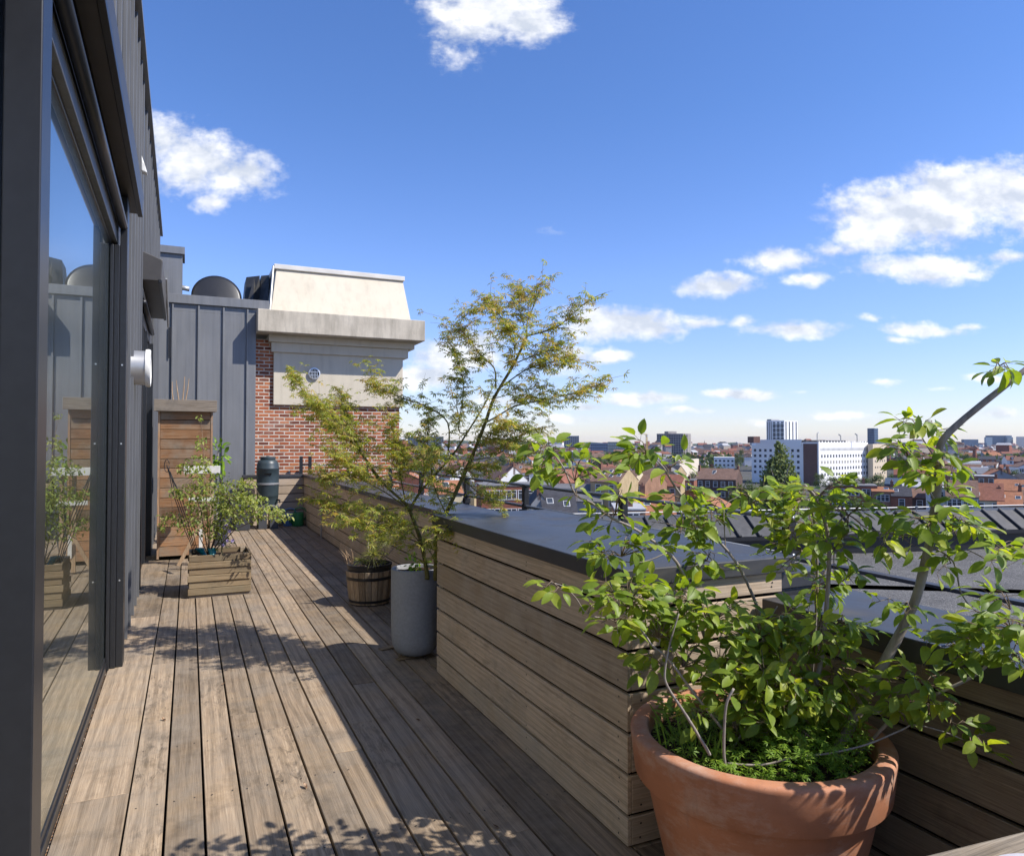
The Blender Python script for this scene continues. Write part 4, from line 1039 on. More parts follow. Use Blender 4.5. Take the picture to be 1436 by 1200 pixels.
# ================================================================== slatted square planter
qx0, qx1, qy0, qy1, qz = .013, .60, 7.86, 8.42, .43
sq = thing('slatted_planter', 'square planter of weathered overlapping wooden slats in the middle of the deck', 'planter', ((qx0+qx1)/2, (qy0+qy1)/2, 0))
n = 6; hh = .066
for side in range(4):
    mb = MB()
    for i in range(n):
        z0 = .03 + i*hh; z1 = z0 + hh - .004; j = uni(-.004,.004); e = .012 if i % 2 == 0 else 0; e2 = .012 if i % 2 else 0
        if side == 0: mb.box(qx0-e+j, qx1+e+j-.02*(1-i%2), qy0+(.006 if i % 2 else -.006), qy0+(.028 if i % 2 else .016), z0, z1)
        elif side == 1: mb.box(qx0-e, qx1+e, qy1-.022, qy1, z0, z1)
        elif side == 2: mb.box(qx0-.001, qx0+.021, qy0+.023-e2, qy1-.023+e2, z0+.002, z1+.002)
        else: mb.box(qx1-.021, qx1+.001, qy0+.023-e2, qy1-.023+e2, z0+.002, z1+.002)
    mb.build('slat_panel', M['crate'] if side < 2 else M['crate_y'], sq, bevel=.003)
for x in (qx0+.026, qx1-.076):
    for y in (qy0+.026, qy1-.076):
        mb = MB(); mb.box(x, x+.05, y, y+.05, .0, .42); mb.build('corner_post', M['stave'], sq)
mb = MB(); mb.box(qx0+.0, qx1-.0, qy0+.01, qy1-.01, .0, .026); mb.build('base', M['shedroof'], sq)
mb = MB(); mb.box(qx0+.024, qx1-.024, qy0+.024, qy1-.024, .028, .37); mb.build('soil', M['soil'], sq)
sh = thing('planter_shrub', 'airy shrub with small light green leaves spreading from the square slatted planter', 'shrub', (.3, 8.1, .37))
SC = [(280,585,4,4,6),(283,620,9,12,16),(278,650,18,13,40),(258,655,10,8,14),(285,666,15,12,34),(270,690,24,14,62),(250,690,14,10,24),(300,690,20,15,50),(285,710,25,15,62),(240,725,18,10,26),(229,737,6,9,12),(262,735,20,14,36),(290,737,25,15,50),
 (330,685,20,12,40),(345,676,14,8,22),(335,705,25,15,66),(360,705,20,12,50),(375,716,20,10,46),(391,723,10,8,24),(403,724,6,5,8),(320,725,20,15,50),(350,722,20,12,46),(312,700,14,16,36),(305,745,12,10,24)]
mb = MB(); lf = MB(); rg = random.Random(44)
trunkb = Vector((.20, 8.12, .37))
main = []
for (px, py, dd) in ((283,600,7.55),(262,660,7.45),(240,722,7.3),(300,690,7.6),(335,690,7.4),(372,714,7.3),(400,724,7.25),(350,676,7.5)):
    e = at(px, py, d=dd); m1 = trunkb + (e-trunkb)*.35 + Vector((0,0,.14)); m2 = trunkb + (e-trunkb)*.7 + Vector((0,0,.12))
    pts = [trunkb, m1, m2, e]; mb.tube(pts, [.006,.0045,.003,.0012], 6)
    for a, b_ in zip(pts, pts[1:]):
        for k in range(6): main.append(a+(b_-a)*k/6)
for (cx, cy, rx, ry, n) in SC:
    dd = 7.4
    for k in range(int(n*2.6)):
        a = rg.uniform(0,6.28); rr = rg.random()**.5
        p = at(cx+rx*rr*math.cos(a), cy+ry*rr*math.sin(a), d=dd+rg.uniform(-.22,.22))
        if k % 9 == 0:
            s0 = min(main, key=lambda q_: (q_-p).length_squared); mb.tube([s0, (s0+p)/2+Vector((0,0,.02)), p], [.002,.0015,.0008], 4, False)
        t_ = rg.uniform(0,6.28); dv = Vector((math.cos(t_), math.sin(t_), rg.uniform(-.9,.1))); nv = Vector((rg.gauss(0,.5), rg.gauss(0,.5)-.2, 1))
        L = rg.uniform(.03,.055); lf.leaf(p, dv, nv, L, L*.42, .25, .35)
mb.build('stem', M['twig'], sh, smooth=True); lf.build('foliage', M['shrub'], sh, smooth=True)
cm = thing('clematis_plant', 'climbing plant with small lilac flowers twined up the green stake in the slatted planter', 'climbing plant', (.3, 8.0, .37))
mb = MB(); lf = MB(); fl = MB()
b0 = at(310, 772, d=7.45); b0.z = .37; t0 = at(312, 668, d=7.5)
mb.tube([b0, b0+(t0-b0)*.3+Vector((.03,0,0)), b0+(t0-b0)*.6+Vector((-.03,0,0)), t0], [.004,.004,.003,.002], 5)
for k in range(230):
    u = rg.random(); py = 770 - u*108; w = 10+6*math.sin(u*3.1)
    p = at(311+rg.gauss(0,.55)*w, py, d=7.42+rg.uniform(-.1,.1)); t_ = rg.uniform(0,6.28)
    lf.leaf(p, Vector((math.cos(t_), math.sin(t_), rg.uniform(-.6,.4))), Vector((rg.gauss(0,.5), -.3, 1)), rg.uniform(.025,.05), .018, .2, .3)
for (px, py) in ((312,742),(315,752),(319,758),(308,748),(322,745),(317,735),(313,764),(326,758)):
    c = at(px, py, d=7.32)
    for k in range(5): fl.leaf(c, Vector((math.cos(k*1.256), -.25, math.sin(k*1.256))), Vector((0,-1,.2)), .02, .013, .1, .2)
mb.build('stem', M['twig'], cm); lf.build('foliage', M['shrubdark'], cm, smooth=True); fl.build('flowers', M['lilac'], cm)
a = at(311, 772, d=7.52); a.z = .38; b_ = at(312, 640, d=7.52)
mb = MB(); mb.tube([a, b_], .006, 8); o = mb.build('plant_stake', M['bright'], loc=a); tag(o, 'upright light green stake in the slatted planter', 'stake')
mb = MB()
for k in range(4):
    a = at(272+k*2, 775, d=7.5+.03*k); a.z = .39; pts = [a]
    tx, ty = 234+k*1.5, 652+k*3
    for i in range(1, 9):
        u = i/8; w = math.sin(u*3.14)*(k-1.5)*2.2 + math.sin(u*16+k)*.6
        pts.append(at(272+k*2+(tx-272-k*2)*u + w, 775+(ty-775)*u, d=7.5-.02*k))
    mb.tube(pts, .0042, 5)
pts = [at(234+3.0*math.cos(v_)*1.2, 655+9*math.sin(v_)-2, d=7.45) for v_ in [i*.6 for i in range(11)]]
mb.tube(pts, .0035, 5)
b_ = at(272, 775, d=7.5); o = mb.build('wire_support', M['black'], loc=(b_.x, b_.y, .38), smooth=True); tag(o, 'bundle of dark wire plant supports leaning left out of the slatted planter', 'plant support')
c = at(298, 769, d=7.45); c.z = .40
mb = MB(); mb.lathe([(.025,-.03),(.042,.045),(.046,.045),(.046,.055),(.038,.055),(.03,0)], c, 20, close=False); mb.v = [(x, y+(z-c.z)*.8, z) for x, y, z in mb.v]
o = mb.build('plastic_pot', M['teal'], loc=(c.x, c.y, .37), smooth='auto'); tag(o, 'small teal plastic pot lying on the soil of the slatted planter, right one', 'pot', 'teal pots in the slatted planter')
c2 = at(284, 769, d=7.55); c2.z = .40
mb = MB(); mb.lathe([(.025,-.03),(.04,.04),(.044,.04),(.044,.05),(.036,.05),(.03,0)], c2, 20, close=False); mb.v = [(x-(z-c2.z)*.6, y, z) for x, y, z in mb.v]
o = mb.build('plastic_pot', M['teal'], loc=(c2.x, c2.y, .37), smooth='auto'); tag(o, 'teal plastic pot half hidden by leaves in the slatted planter, left one', 'pot', 'teal pots in the slatted planter')

# a few dry leaves blown onto the deck
rg = random.Random(61)
for i, (px, py) in enumerate(((545,936),(538,925),(228,832),(232,1010),(430,1105),(352,905),(590,1010),(700,1160),(462,820),(310,960))):
    p = at(px, py, Z=.004); mb = MB(); a = rg.uniform(0, 6.28)
    mb.leaf(p, Vector((math.cos(a), math.sin(a), .12)), Vector((rg.uniform(-.3,.3), rg.uniform(-.3,.3), 1)), rg.uniform(.022,.04), rg.uniform(.012,.02), .5, -.25)
    o = mb.build('fallen_leaf', M['litter'], loc=p, smooth=True); tag(o, 'small dry brown leaf lying loose on the deck boards', 'leaf', 'dry leaves on the deck')
# ================================================================== lower neighbouring roof
GZ = -22.0
lo = thing('gravel_roof_block', 'neighbouring lower block with a grey gravelled flat roof and black ribbed roof edge', 'building', (11, 5, GZ))
A = at(1020, 753, d=16.0); Bp = at(1352, 744, d=17.2)
ev = (Bp - A); ev.z = 0; ev.normalize(); nv = Vector((-ev.y, ev.x, 0))
EZ = (A.z + Bp.z)/2
L0 = A - ev*9.5; L1 = A + ev*26
mb = MB()
poly = [(2.72, -6), (34, -6), (L1.x, L1.y), (L0.x, L0.y), (2.72, L0.y)]
mb.prism(poly, -1.5, -1.0); mb.build('gravel_roof', M['felt'], lo)
mb = MB(); mb.prism([(2.75, -5.9), (33.8, -5.9), (L1.x-.1, L1.y-.1), (L0.x, L0.y-.05), (2.75, L0.y)], GZ, -1.501); lw = mb.build('wall', None or M['dark'], lo)
for (ra, rb, h) in ((4.755, 0, .05),):
    x_ = ra*2.5/.9109*.9109
    mb = MB(); q0 = at(1166, 790, Z=-.93); q1 = at(1436, 842, Z=-.93); dd = (q1-q0).normalized()
    mb.bar(q0-dd*2.2+Vector((0,0,-.035)), q1+dd*6+Vector((0,0,-.035)), .20, .05); mb.build('metal_strip', M['cap'], lo)
q0 = at(1300, 762, Z=-.9); q1 = at(1436, 785, Z=-.93)
# eave upstand wall
mb = MB(); mb.obox((L0+L1)/2*1 + Vector((0,0,(EZ-1.0)/2-EZ*1+EZ*.0)) if False else Vector(((L0.x+L1.x)/2, (L0.y+L1.y)/2, (EZ-.03-1.0)/2))+nv*.14, ev*((L1-L0).length/2), nv*.08, Vector((0,0,(EZ-.03+1.0)/2)))
mb.build('upstand', M['black'], lo)
SL = .75; sv = nv*math.cos(R(33)) + Vector((0,0,math.sin(R(33))))
sn = ev.cross(sv); 
if sn.z < 0: sn = -sn
E0 = Vector((L0.x, L0.y, EZ)); E1 = Vector((L1.x, L1.y, EZ))
mb = MB(); mb.obox((E0+E1)/2 + sv*SL/2 - sn*.02, ev*((E1-E0).length/2), sv*SL/2, sn*.02); mb.build('ribbed_edge', M['batten'], lo)
n = int((E1-E0).length/.5)
for i in range(n):
    mb = MB(); c = E0 + ev*(.3+i*.5)
    if c.x > 33: break
    mb.obox(c + sv*(SL/2-.01) + sn*.035, ev*.04, sv*(SL/2+.02), sn*.026); mb.build('rib', M['batten'], lo, bevel=.012, seg=1)
mb = MB(); g0 = E0 - sn*.06 - nv*.05; g1 = E1 - sn*.06 - nv*.05; mb.bar(g0, g1, .06, .08); mb.build('gutter', M['black'], lo)
mb = MB(); T0 = E0 + sv*SL; T1 = E1 + sv*SL; mb.obox((T0+T1)/2 + nv*.3 - Vector((0,0,.05)), ev*((T1-T0).length/2), nv*.3, Vector((0,0,.04))); mb.build('ridge', M['batten'], lo)
wr = thing('roof_wire', 'thin white lightning wire on short stands along the black ribbed roof edge', 'wire', (T0.x, T0.y, T0.z))
mb = MB(); up = Vector((0,0,.12)); mb.tube([T0+up, T0.lerp(T1,.5)+up*.95, T1+up], .012, 6); mb.build('wire', M['whiteplastic'], wr)
for i in range(8):
    p = T0.lerp(T1, .03+i*.13); mb = MB(); mb.tube([p-Vector((0,0,.03)), p+up], .012, 6); mb.lathe([(.04,-.02),(.04,.02)], p+up, 10, 'z'); mb.build('stand', M['greypost'], wr)

# ================================================================== city
t = NT('town_ground'); v = t.coords()
c = t.ramp(t.noise(v, .02, 6), [(.3,(.05,.055,.045)),(.55,(.10,.095,.085)),(.75,(.06,.075,.035))]); M['ground'] = t.set(c, .95, spec=.1)
mb = MB(); 
mb.add([(-5400,-5400,GZ),(5400,-5400,GZ),(5400,5400,GZ),(-5400,5400,GZ)], [(0,1,2,3)])
tag(mb.build('town_ground', M['ground']), kind='structure')

def m_house(name, col, var=.25, rough=.85, brick=False):
    t = NT(name); v = t.coords()
    c = t.ramp(t.noise(v, .7, 6, .65), [(.25, [x*(1-var) for x in col]), (.75, [x*(1+var) for x in col])])
    c = t.mix(.5, c, t.ramp(t.noise(t.coords((1,1,.25)), 2.0, 5, .7), [(.4,1.05),(.75,.7)]), 'MULTIPLY')
    return t.set(c, rough, spec=.15)
def m_tiles(name, col, var=.3):
    t = NT(name); v = t.coords()
    c = t.ramp(t.noise(v, .9, 7, .7), [(.25, [x*(1-var) for x in col]), (.75, [x*(1+var) for x in col])])
    w = t.new('ShaderNodeTexWave', wave_type='BANDS', bands_direction='Z'); t.link(v, w.inputs['Vector']); w.inputs['Scale'].default_value = 2.6; w.inputs['Distortion'].default_value = .6
    c = t.mix(.35, c, t.ramp(w.outputs['Fac'], [(.1,.6),(.5,1.1)]), 'MULTIPLY')
    c = t.mix(.7, c, t.ramp(t.noise(v, 4, 4, .7), [(.35,.72),(.65,1.15)]), 'MULTIPLY')
    return t.set(c, .85, spec=.15)
WALL = {'red brick': m_house('house_red_brick', (.27,.105,.065)), 'orange brick': m_house('house_orange_brick', (.29,.165,.105)), 'dark brick': m_house('house_dark_brick', (.115,.075,.06)),
        'cream': m_house('house_cream_render', (.56,.49,.34), .12), 'white': m_house('house_white_render', (.74,.73,.70), .08), 'grey': m_house('house_grey_render', (.34,.335,.33), .15),
        'beige': m_house('house_beige_render', (.48,.40,.31), .14), 'green': m_house('house_green_render', (.26,.32,.28), .1), 'yellow brick': m_house('house_yellow_brick', (.43,.33,.19), .2)}
ROOF = {'orange tile': m_tiles('roof_orange_tile', (.33,.15,.082)), 'red tile': m_tiles('roof_red_tile', (.24,.105,.07)), 'brown tile': m_tiles('roof_brown_tile', (.19,.12,.09)),
        'dark slate': m_tiles('roof_dark_slate', (.06,.06,.068)), 'grey felt': m_tiles('roof_grey_felt', (.17,.165,.165)), 'pale': m_tiles('roof_pale_membrane', (.38,.38,.39), .15)}
M['winframe'] = m_plain('white_window_frame', (.68,.68,.66), .5, 0, .05)
t = NT('far_window_glass'); v = t.coords(); M['winglass'] = t.set(t.ramp(t.noise(v, .5, 3), [(.3,(.02,.025,.03)),(.7,(.09,.10,.115))]), .12, spec=.6)
M['chimney'] = m_house('chimney_brick', (.20,.105,.075))

WM = {}
def window_mesh(kind):
    if kind in WM: return WM[kind]
    mb = MB(); W_, H_ = (1.1, 1.5) if kind != 'ribbon' else (2.4, 1.35)
    if kind == 'bay': W_, H_ = 2.2, 1.9
    mb.mi = 0
    mb.box(-W_/2-.10, W_/2+.10, -.07, .12, -H_/2-.10, -H_/2); mb.box(-W_/2-.10, W_/2+.10, -.06, .12, H_/2, H_/2+.10)
    nb = {'single': 1, 'ribbon': 3, 'bay': 3}[kind]
    for i in range(nb+1):
        x = -W_/2 + W_*i/nb; mb.box(x-.06, x+.06, -.055, .12, -H_/2, H_/2)
    mb.box(-W_/2, W_/2, -.05, .11, H_*.16, H_*.16+.07)
    mb.mi = 1; mb.box(-W_/2, W_/2, -.012, .1, -H_/2, H_/2)
    o = mb.build('window', [M['winframe'], M['winglass']]); WM[kind] = o.data; bpy.data.objects.remove(o); return WM[kind]
def add_window(parent, x, y, z, kind='single', rz=0, s=(1,1,1)):
    o = bpy.data.objects.new('window', window_mesh(kind)); COL.objects.link(o); o.parent = parent
    o.location = (x, y, z); o.rotation_euler.z = rz; o.scale = s; return o
_sk = [None]
def skylight(parent, p, ang, s=1.0):
    if _sk[0] is None:
        mb = MB(); mb.mi = 0; mb.box(-.5,.5,-.62,.62,-.06,.05); mb.mi = 1; mb.box(-.42,.42,-.54,.54,.051,.07)
        o = mb.build('skylight', [M['winframe'], M['winglass']]); _sk[0] = o.data; bpy.data.objects.remove(o)
    o = bpy.data.objects.new('skylight', _sk[0]); COL.objects.link(o); o.parent = parent; o.location = p; o.rotation_euler.x = ang; o.scale = (s,s,1); return o

def ground_at(px, d):
    p = at(px, 622, d=d); return Vector((p.x, p.y, GZ))
def hz(py, d): return (CAMZ - GZ) - (py-622)*d/1000     # height above the town ground seen at row py
def house(px, d, w, dep, eave, rise, yaw, wall, roof, label, group=None, rows=2, cols=2, win='single', gable=False, ext=0, sky=1, chim=1, dormer=0, flat=False, name='row_house', windows=True, parapet=.4, cat='house'):
    b = ground_at(px, d); h = thing(name, label, cat, b, group)
    ang = math.atan2(b.x, b.y); h.rotation_euler.z = -ang + R(yaw)
    ORIG[h.name] = Vector((0,0,0))
    z0 = eave; x = w/2; y = dep/2
    m = MB()
    if flat:
        m.box(-x, x, -y, y, 0, z0); wo = m.build('wall', WALL[wall], h)
        r = MB(); r.box(-x-.08, x+.08, -y-.08, y+.08, z0+.002, z0+.22); ro = r.build('roof', ROOF[roof], h)
    else:
        if not gable:   # ridge along x, slopes face the viewer
            m.add([(-x,-y,0),(x,-y,0),(x,y,0),(-x,y,0),(-x,-y,z0),(x,-y,z0),(x,y,z0),(-x,y,z0),(-x,0,z0+rise),(x,0,z0+rise)],
                  [(0,1,5,4),(2,3,7,6),(1,2,6,9,5),(3,0,4,8,7),(4,5,9,8),(6,7,8,9)])
            wo = m.build('wall', WALL[wall], h)
            r = MB(); o = .25; k = rise/y; th = .14
            for sgn in (-1, 1):
                r.hexa([(-x-.06, sgn*(y+o), z0-o*k+.02), (x+.06, sgn*(y+o), z0-o*k+.02), (x+.06, 0, z0+rise+.02), (-x-.06, 0, z0+rise+.02)] if sgn < 0 else [(x+.06, (y+o), z0-o*k+.02), (-x-.06, (y+o), z0-o*k+.02), (-x-.06, 0, z0+rise+.02), (x+.06, 0, z0+rise+.02)],
                       [(-x-.06, sgn*(y+o), z0-o*k+.02+th), (x+.06, sgn*(y+o), z0-o*k+.02+th), (x+.06, 0, z0+rise+.02+th), (-x-.06, 0, z0+rise+.02+th)] if sgn < 0 else [(x+.06, (y+o), z0-o*k+.02+th), (-x-.06, (y+o), z0-o*k+.02+th), (-x-.06, 0, z0+rise+.02+th), (x+.06, 0, z0+rise+.02+th)])
            ro = r.build('roof', ROOF[roof], h)
            sl = math.atan2(rise, y)
            for i in range(sky):
                u = uni(.3,.75); skylight(ro, (uni(-.75,.75)*x, -y*(1-u), z0+rise*u+.19), sl, uni(.75,1.1))
        else:
            m.add([(-x,-y,0),(x,-y,0),(x,y,0),(-x,y,0),(-x,-y,z0),(x,-y,z0),(x,y,z0),(-x,y,z0),(0,-y,z0+rise),(0,y,z0+rise)],
                  [(0,1,5,8,4),(2,3,7,9,6),(1,2,6,5),(3,0,4,7),(4,8,9,7),(5,6,9,8)])
            wo = m.build('wall', WALL[wall], h)
            r = MB(); o = .2; k = rise/x; th = .14
            r.hexa([(-x-o,-y-.05,z0-o*k+.02),(0,-y-.05,z0+rise+.02),(0,y+.05,z0+rise+.02),(-x-o,y+.05,z0-o*k+.02)],[(-x-o,-y-.05,z0-o*k+.02+th),(0,-y-.05,z0+rise+.02+th),(0,y+.05,z0+rise+.02+th),(-x-o,y+.05,z0-o*k+.02+th)])
            r.hexa([(0,-y-.05,z0+rise+.021),(x+o,-y-.05,z0-o*k+.02),(x+o,y+.05,z0-o*k+.02),(0,y+.05,z0+rise+.021)],[(0,-y-.05,z0+rise+.02+th),(x+o,-y-.05,z0-o*k+.02+th),(x+o,y+.05,z0-o*k+.02+th),(0,y+.05,z0+rise+.02+th)])
            ro = r.build('roof', ROOF[roof], h)
    for i in range(chim):
        c = MB(); cx_ = (x-.3)*(1 if i % 2 else -1) if not gable else uni(-.3,.3)*x; cy_ = uni(-.25,.25)*y if not gable else (y-.5)*(1 if i % 2 else -1)
        zt_ = z0 + (0 if flat else rise) + uni(.7,1.4); zb = z0 + (0 if flat else rise*.4)
        if flat: cx_, cy_ = uni(-.6,.6)*x, uni(-.2,.6)*y
        c.box(cx_-.28, cx_+.28, cy_-.5, cy_+.5, zb, zt_); c.box(cx_-.33, cx_+.33, cy_-.55, cy_+.55, zt_-.18, zt_-.06)
        for q in (-.25, .25): c.lathe([(.12,zt_),(.10,zt_+.35)], (cx_, cy_+q, 0), 8)
        c.build('chimney', M['chimney'], ro)
    if dormer:
        for i in range(dormer):
            q = MB(); dx_ = 0 if dormer == 1 else (-.4 + .8*i/(dormer-1))*w*.75
            q.mi = 0; q.box(dx_-.9, dx_+.9, -y+.35, -.2, z0+.15, z0+min(rise, 2.0)); q.mi = 1; q.box(dx_-.7, dx_+.7, -y+.33, -y+.36, z0+.65, z0+min(rise, 2.0)-.25)
            q.mi = 2; q.box(dx_-1.0, dx_+1.0, -y+.2, .2, z0+min(rise, 2.0)+.002, z0+min(rise, 2.0)+.14); q.build('dormer', [WALL['white'], M['winglass'], ROOF['grey felt']], ro)
    if windows:
        for rr in range(rows):
            zz = z0 - 1.35 - rr*2.9
            for cc in range(cols):
                xx = (-.5 + (cc+.5)/cols)*w*.94
                add_window(h, xx, -y-.004, zz, win, 0, (1, 1, 1))
    if ext:   # rear extension with flat roof
        e = MB(); ew = w*uni(.45,.7); ed = uni(2,4); eh = z0*uni(.4,.75); sx_ = -1 if rnd() < .5 else 1
        xx0 = sx_*(x-ew/2); e.mi = 0; e.box(xx0-ew/2, xx0+ew/2, -y-ed, -y-.003, 0, eh); e.mi = 1; e.box(xx0-ew/2-.05, xx0+ew/2+.05, -y-ed-.05, -y-.0025, eh+.002, eh+.14)
        eo = e.build('extension', [WALL[random.choice(('white','red brick','grey','dark brick','cream'))], ROOF['grey felt']], h)
        add_window(eo, xx0, -y-ed-.004, eh-1.2, 'single')
    return h

# ---- houses the photograph shows one by one
house(720, 118, 11.5, 9, hz(682,118)+.3, 0, 8, 'red brick', 'grey felt', 'long flat-roofed red brick block with white ribbon windows, behind the railing post', rows=3, cols=4, win='ribbon', flat=True, chim=1, name='brick_block', cat='building')
house(775, 122, 6.5, 9, hz(684,122), 0, 8, 'orange brick', 'grey felt', 'flat-roofed orange brick block continuing right of the ribbon-window block', rows=3, cols=2, win='ribbon', flat=True, chim=0, name='brick_block', cat='building')
house(754, 100, 2.4, 8, hz(704,100), 1.5, 4, 'grey', 'dark slate', 'narrow grey stepped gable standing right of the railing post', rows=0, cols=0, gable=True, chim=1, sky=0)
house(781, 98, 4.6, 8, hz(716,98), 2.9, 6, 'grey', 'dark slate', 'house with a glossy black tile roof and two skylights behind the chest top', rows=0, cols=1, sky=2, chim=0)
house(625, 122, 4.6, 6, hz(690,122), 1.9, 14, 'cream', 'orange tile', 'cream house with an orange roof glimpsed through the maple stems', rows=2, cols=1, sky=1)
house(652, 140, 5, 8, hz(690,140), 2.4, -10, 'yellow brick', 'dark slate', 'yellow brick house with a dark roof right of the thick maple trunk', rows=2, cols=1, gable=True, sky=0)
house(640, 170, 6, 8, hz(668,170), 2.6, 20, 'white', 'red tile', 'white-gabled red roof house seen between the maple branches', rows=2, cols=2, gable=True)
house(708, 165, 7, 9, hz(672,165), 3.0, 26, 'white', 'brown tile', 'house with a bright white gable end and brown roof left of the shrub tips', rows=1, cols=1, gable=True, chim=1)
house(752, 175, 7, 5, hz(662,175), .9, 0, 'white', 'orange tile', 'low white house topped by a thin strip of orange tiles', rows=1, cols=3, chim=0, sky=0)
house(880, 95, 3.8, 9, hz(711,95), 0, 4, 'orange brick', 'pale', 'orange brick flat-roofed house with a wide white window just above the chest', rows=2, cols=1, win='bay', flat=True, chim=1)
house(921, 100, 4.6, 9, hz(727,100), 3.4, 4, 'red brick', 'orange tile', 'house with a big plain orange tiled roof and one skylight above the chest', rows=0, cols=0, sky=1, chim=1)
house(862, 150, 6.4, 10, hz(674,150), 2.6, -24, 'yellow brick', 'brown tile', 'yellow brick house with a brown skylit roof and dark side gable, left of a pair', rows=3, cols=2, sky=4, chim=2)
house(884, 156, 4.8, 10, hz(676,156), 2.5, -24, 'cream', 'brown tile', 'cream house with a white bay under a brown roof, right of a pair', rows=3, cols=1, win='bay', sky=2, chim=1)
house(906, 158, 4.8, 11, hz(677,158), 3.1, -26, 'orange brick', 'brown tile', 'orange brick house with steep brown roof and dark slate-hung side', rows=3, cols=1, win='bay', sky=2, chim=1)
house(940, 168, 7, 9, hz(680,168), 2.4, -15, 'yellow brick', 'red tile', 'yellow brick house with red roof behind the upright serviceberry twig', rows=2, cols=2, sky=1)
house(961, 170, 4.6, 8, hz(673,170), 0, -6, 'red brick', 'grey felt', 'small flat-roofed red brick house with two white windows', rows=2, cols=2, flat=True, chim=1)
house(1008, 210, 11.5, 10, hz(671,210), 2.9, -12, 'dark brick', 'brown tile', 'wide dark brick house with a long brown hipped roof left of the poplar', rows=2, cols=5, sky=2, chim=2, dormer=0)
house(1194, 165, 9.8, 9, hz(680,165), 0, 3, 'red brick', 'grey felt', 'long low red brick block with flat grey roof below the white office block', rows=3, cols=3, win='ribbon', flat=True, chim=1, name='brick_block', cat='building')
house(1236, 160, 4.4, 7, hz(688,160), .8, 3, 'orange brick', 'orange tile', 'orange brick house with dark shutters beside the low red brick block', rows=2, cols=1, win='ribbon', chim=0)
house(1262, 158, 4.0, 8, hz(694,158), 1.9, 3, 'red brick', 'dark slate', 'red brick house with a dark slate roof, left of the brown-roofed one', rows=2, cols=1, sky=1)
house(1287, 158, 4.0, 8, hz(696,158), 1.7, 3, 'dark brick', 'brown tile', 'dark brick house with a small brown roof left of the white cube', rows=2, cols=1, sky=0)
house(1312, 152, 3.8, 6, hz(684,152), 0, 2, 'white', 'pale', 'white cube-shaped house behind the thick serviceberry stem', rows=3, cols=1, win='ribbon', flat=True, chim=0)
house(1347, 145, 5.6, 9, hz(694,145), 2.9, 2, 'green', 'brown tile', 'pale green rendered house with a white bay under a brown roof', rows=3, cols=2, win='ribbon', sky=2, chim=1)
house(1384, 143, 5.2, 9, hz(699,143), 3.0, 1, 'cream', 'red tile', 'cream house with tall white windows under a red-brown roof', rows=3, cols=2, sky=1, chim=1, dormer=0)
house(1415, 140, 4.0, 9, hz(706,140), 2.2, 0, 'beige', 'orange tile', 'beige house under a bright orange roof with two skylights, right of the cream house', rows=2, cols=2, sky=2, chim=1)
house(1446, 140, 4.4, 9, hz(703,140), 2.2, 0, 'beige', 'brown tile', 'brown-roofed house cut by the right edge of the picture', rows=2, cols=2, sky=1)
house(1424, 170, 8.5, 9, hz(687,170), 2.4, 0, 'red brick', 'orange tile', 'house with a long bright orange roof behind the beige one', rows=1, cols=3, sky=3, chim=1)
house(1362, 205, 12, 8, hz(667,205), 0, 0, 'orange brick', 'pale', 'pale flat roofs with an orange stair tower behind the brown-roofed row', rows=1, cols=5, flat=True, chim=2, name='flat_roofed_building', cat='building')
# school with metal gable and glass front
b = ground_at(1278, 185); sc = thing('glass_hall', 'low hall with a dark blue metal gable and a pale green glass front', 'building', b)
ang = math.atan2(b.x, b.y); sc.rotation_euler.z = -ang; ORIG[sc.name] = Vector((0,0,0))
z1 = hz(678,185); z2 = hz(671.5,185)
mb = MB(); mb.hexa([(-6.2,-4,0),(-2.2,-5,0),(-2.2,5,0),(-6.2,5,0)], [(-6.2,-4,z1),(-2.2,-5,z1-.1),(-2.2,5,z2),(-6.2,5,z2)]); mb.build('metal_gable', m_plain('blue_grey_sheet_metal', (.045,.065,.085), .5, .2, .1, 1), sc)
t = NT('pale_green_glazing'); v = t.coords((.9,.9,.4)); vo = t.new('ShaderNodeTexVoronoi'); vo.distance = 'CHEBYCHEV'; t.link(v, vo.inputs['Vector']); sep = t.new('ShaderNodeSeparateColor'); t.link(vo.outputs['Color'], sep.inputs[0])
gg = t.set(t.ramp(sep.outputs[0], [(0,(.10,.17,.155)),(.6,(.28,.38,.35)),(1,(.55,.62,.58))]), .2, spec=.6)
mb = MB(); mb.box(-2.19, 7, -4.6, 5, 0, z1-.9)
gw = mb.build('glass_front', gg, sc)
for i in range(12):
    mb = MB(); mb.box(-2.15+i*.8-.04, -2.15+i*.8+.04, -4.66, -4.598, z1-4, z1-.9); mb.build('mullion', M['steel'], gw)
mb = MB(); mb.hexa([(-2.3,-5.3,z1-.85),(7.4,-5.3,z1-.85),(7.4,5.2,z2-.4),(-2.3,5.2,z2-.4)], [(-2.3,-5.3,z1-.5),(7.4,-5.3,z1-.5),(7.4,5.2,z2+.05),(-2.3,5.2,z2+.05)]); mb.build('roof', ROOF['pale'], sc)

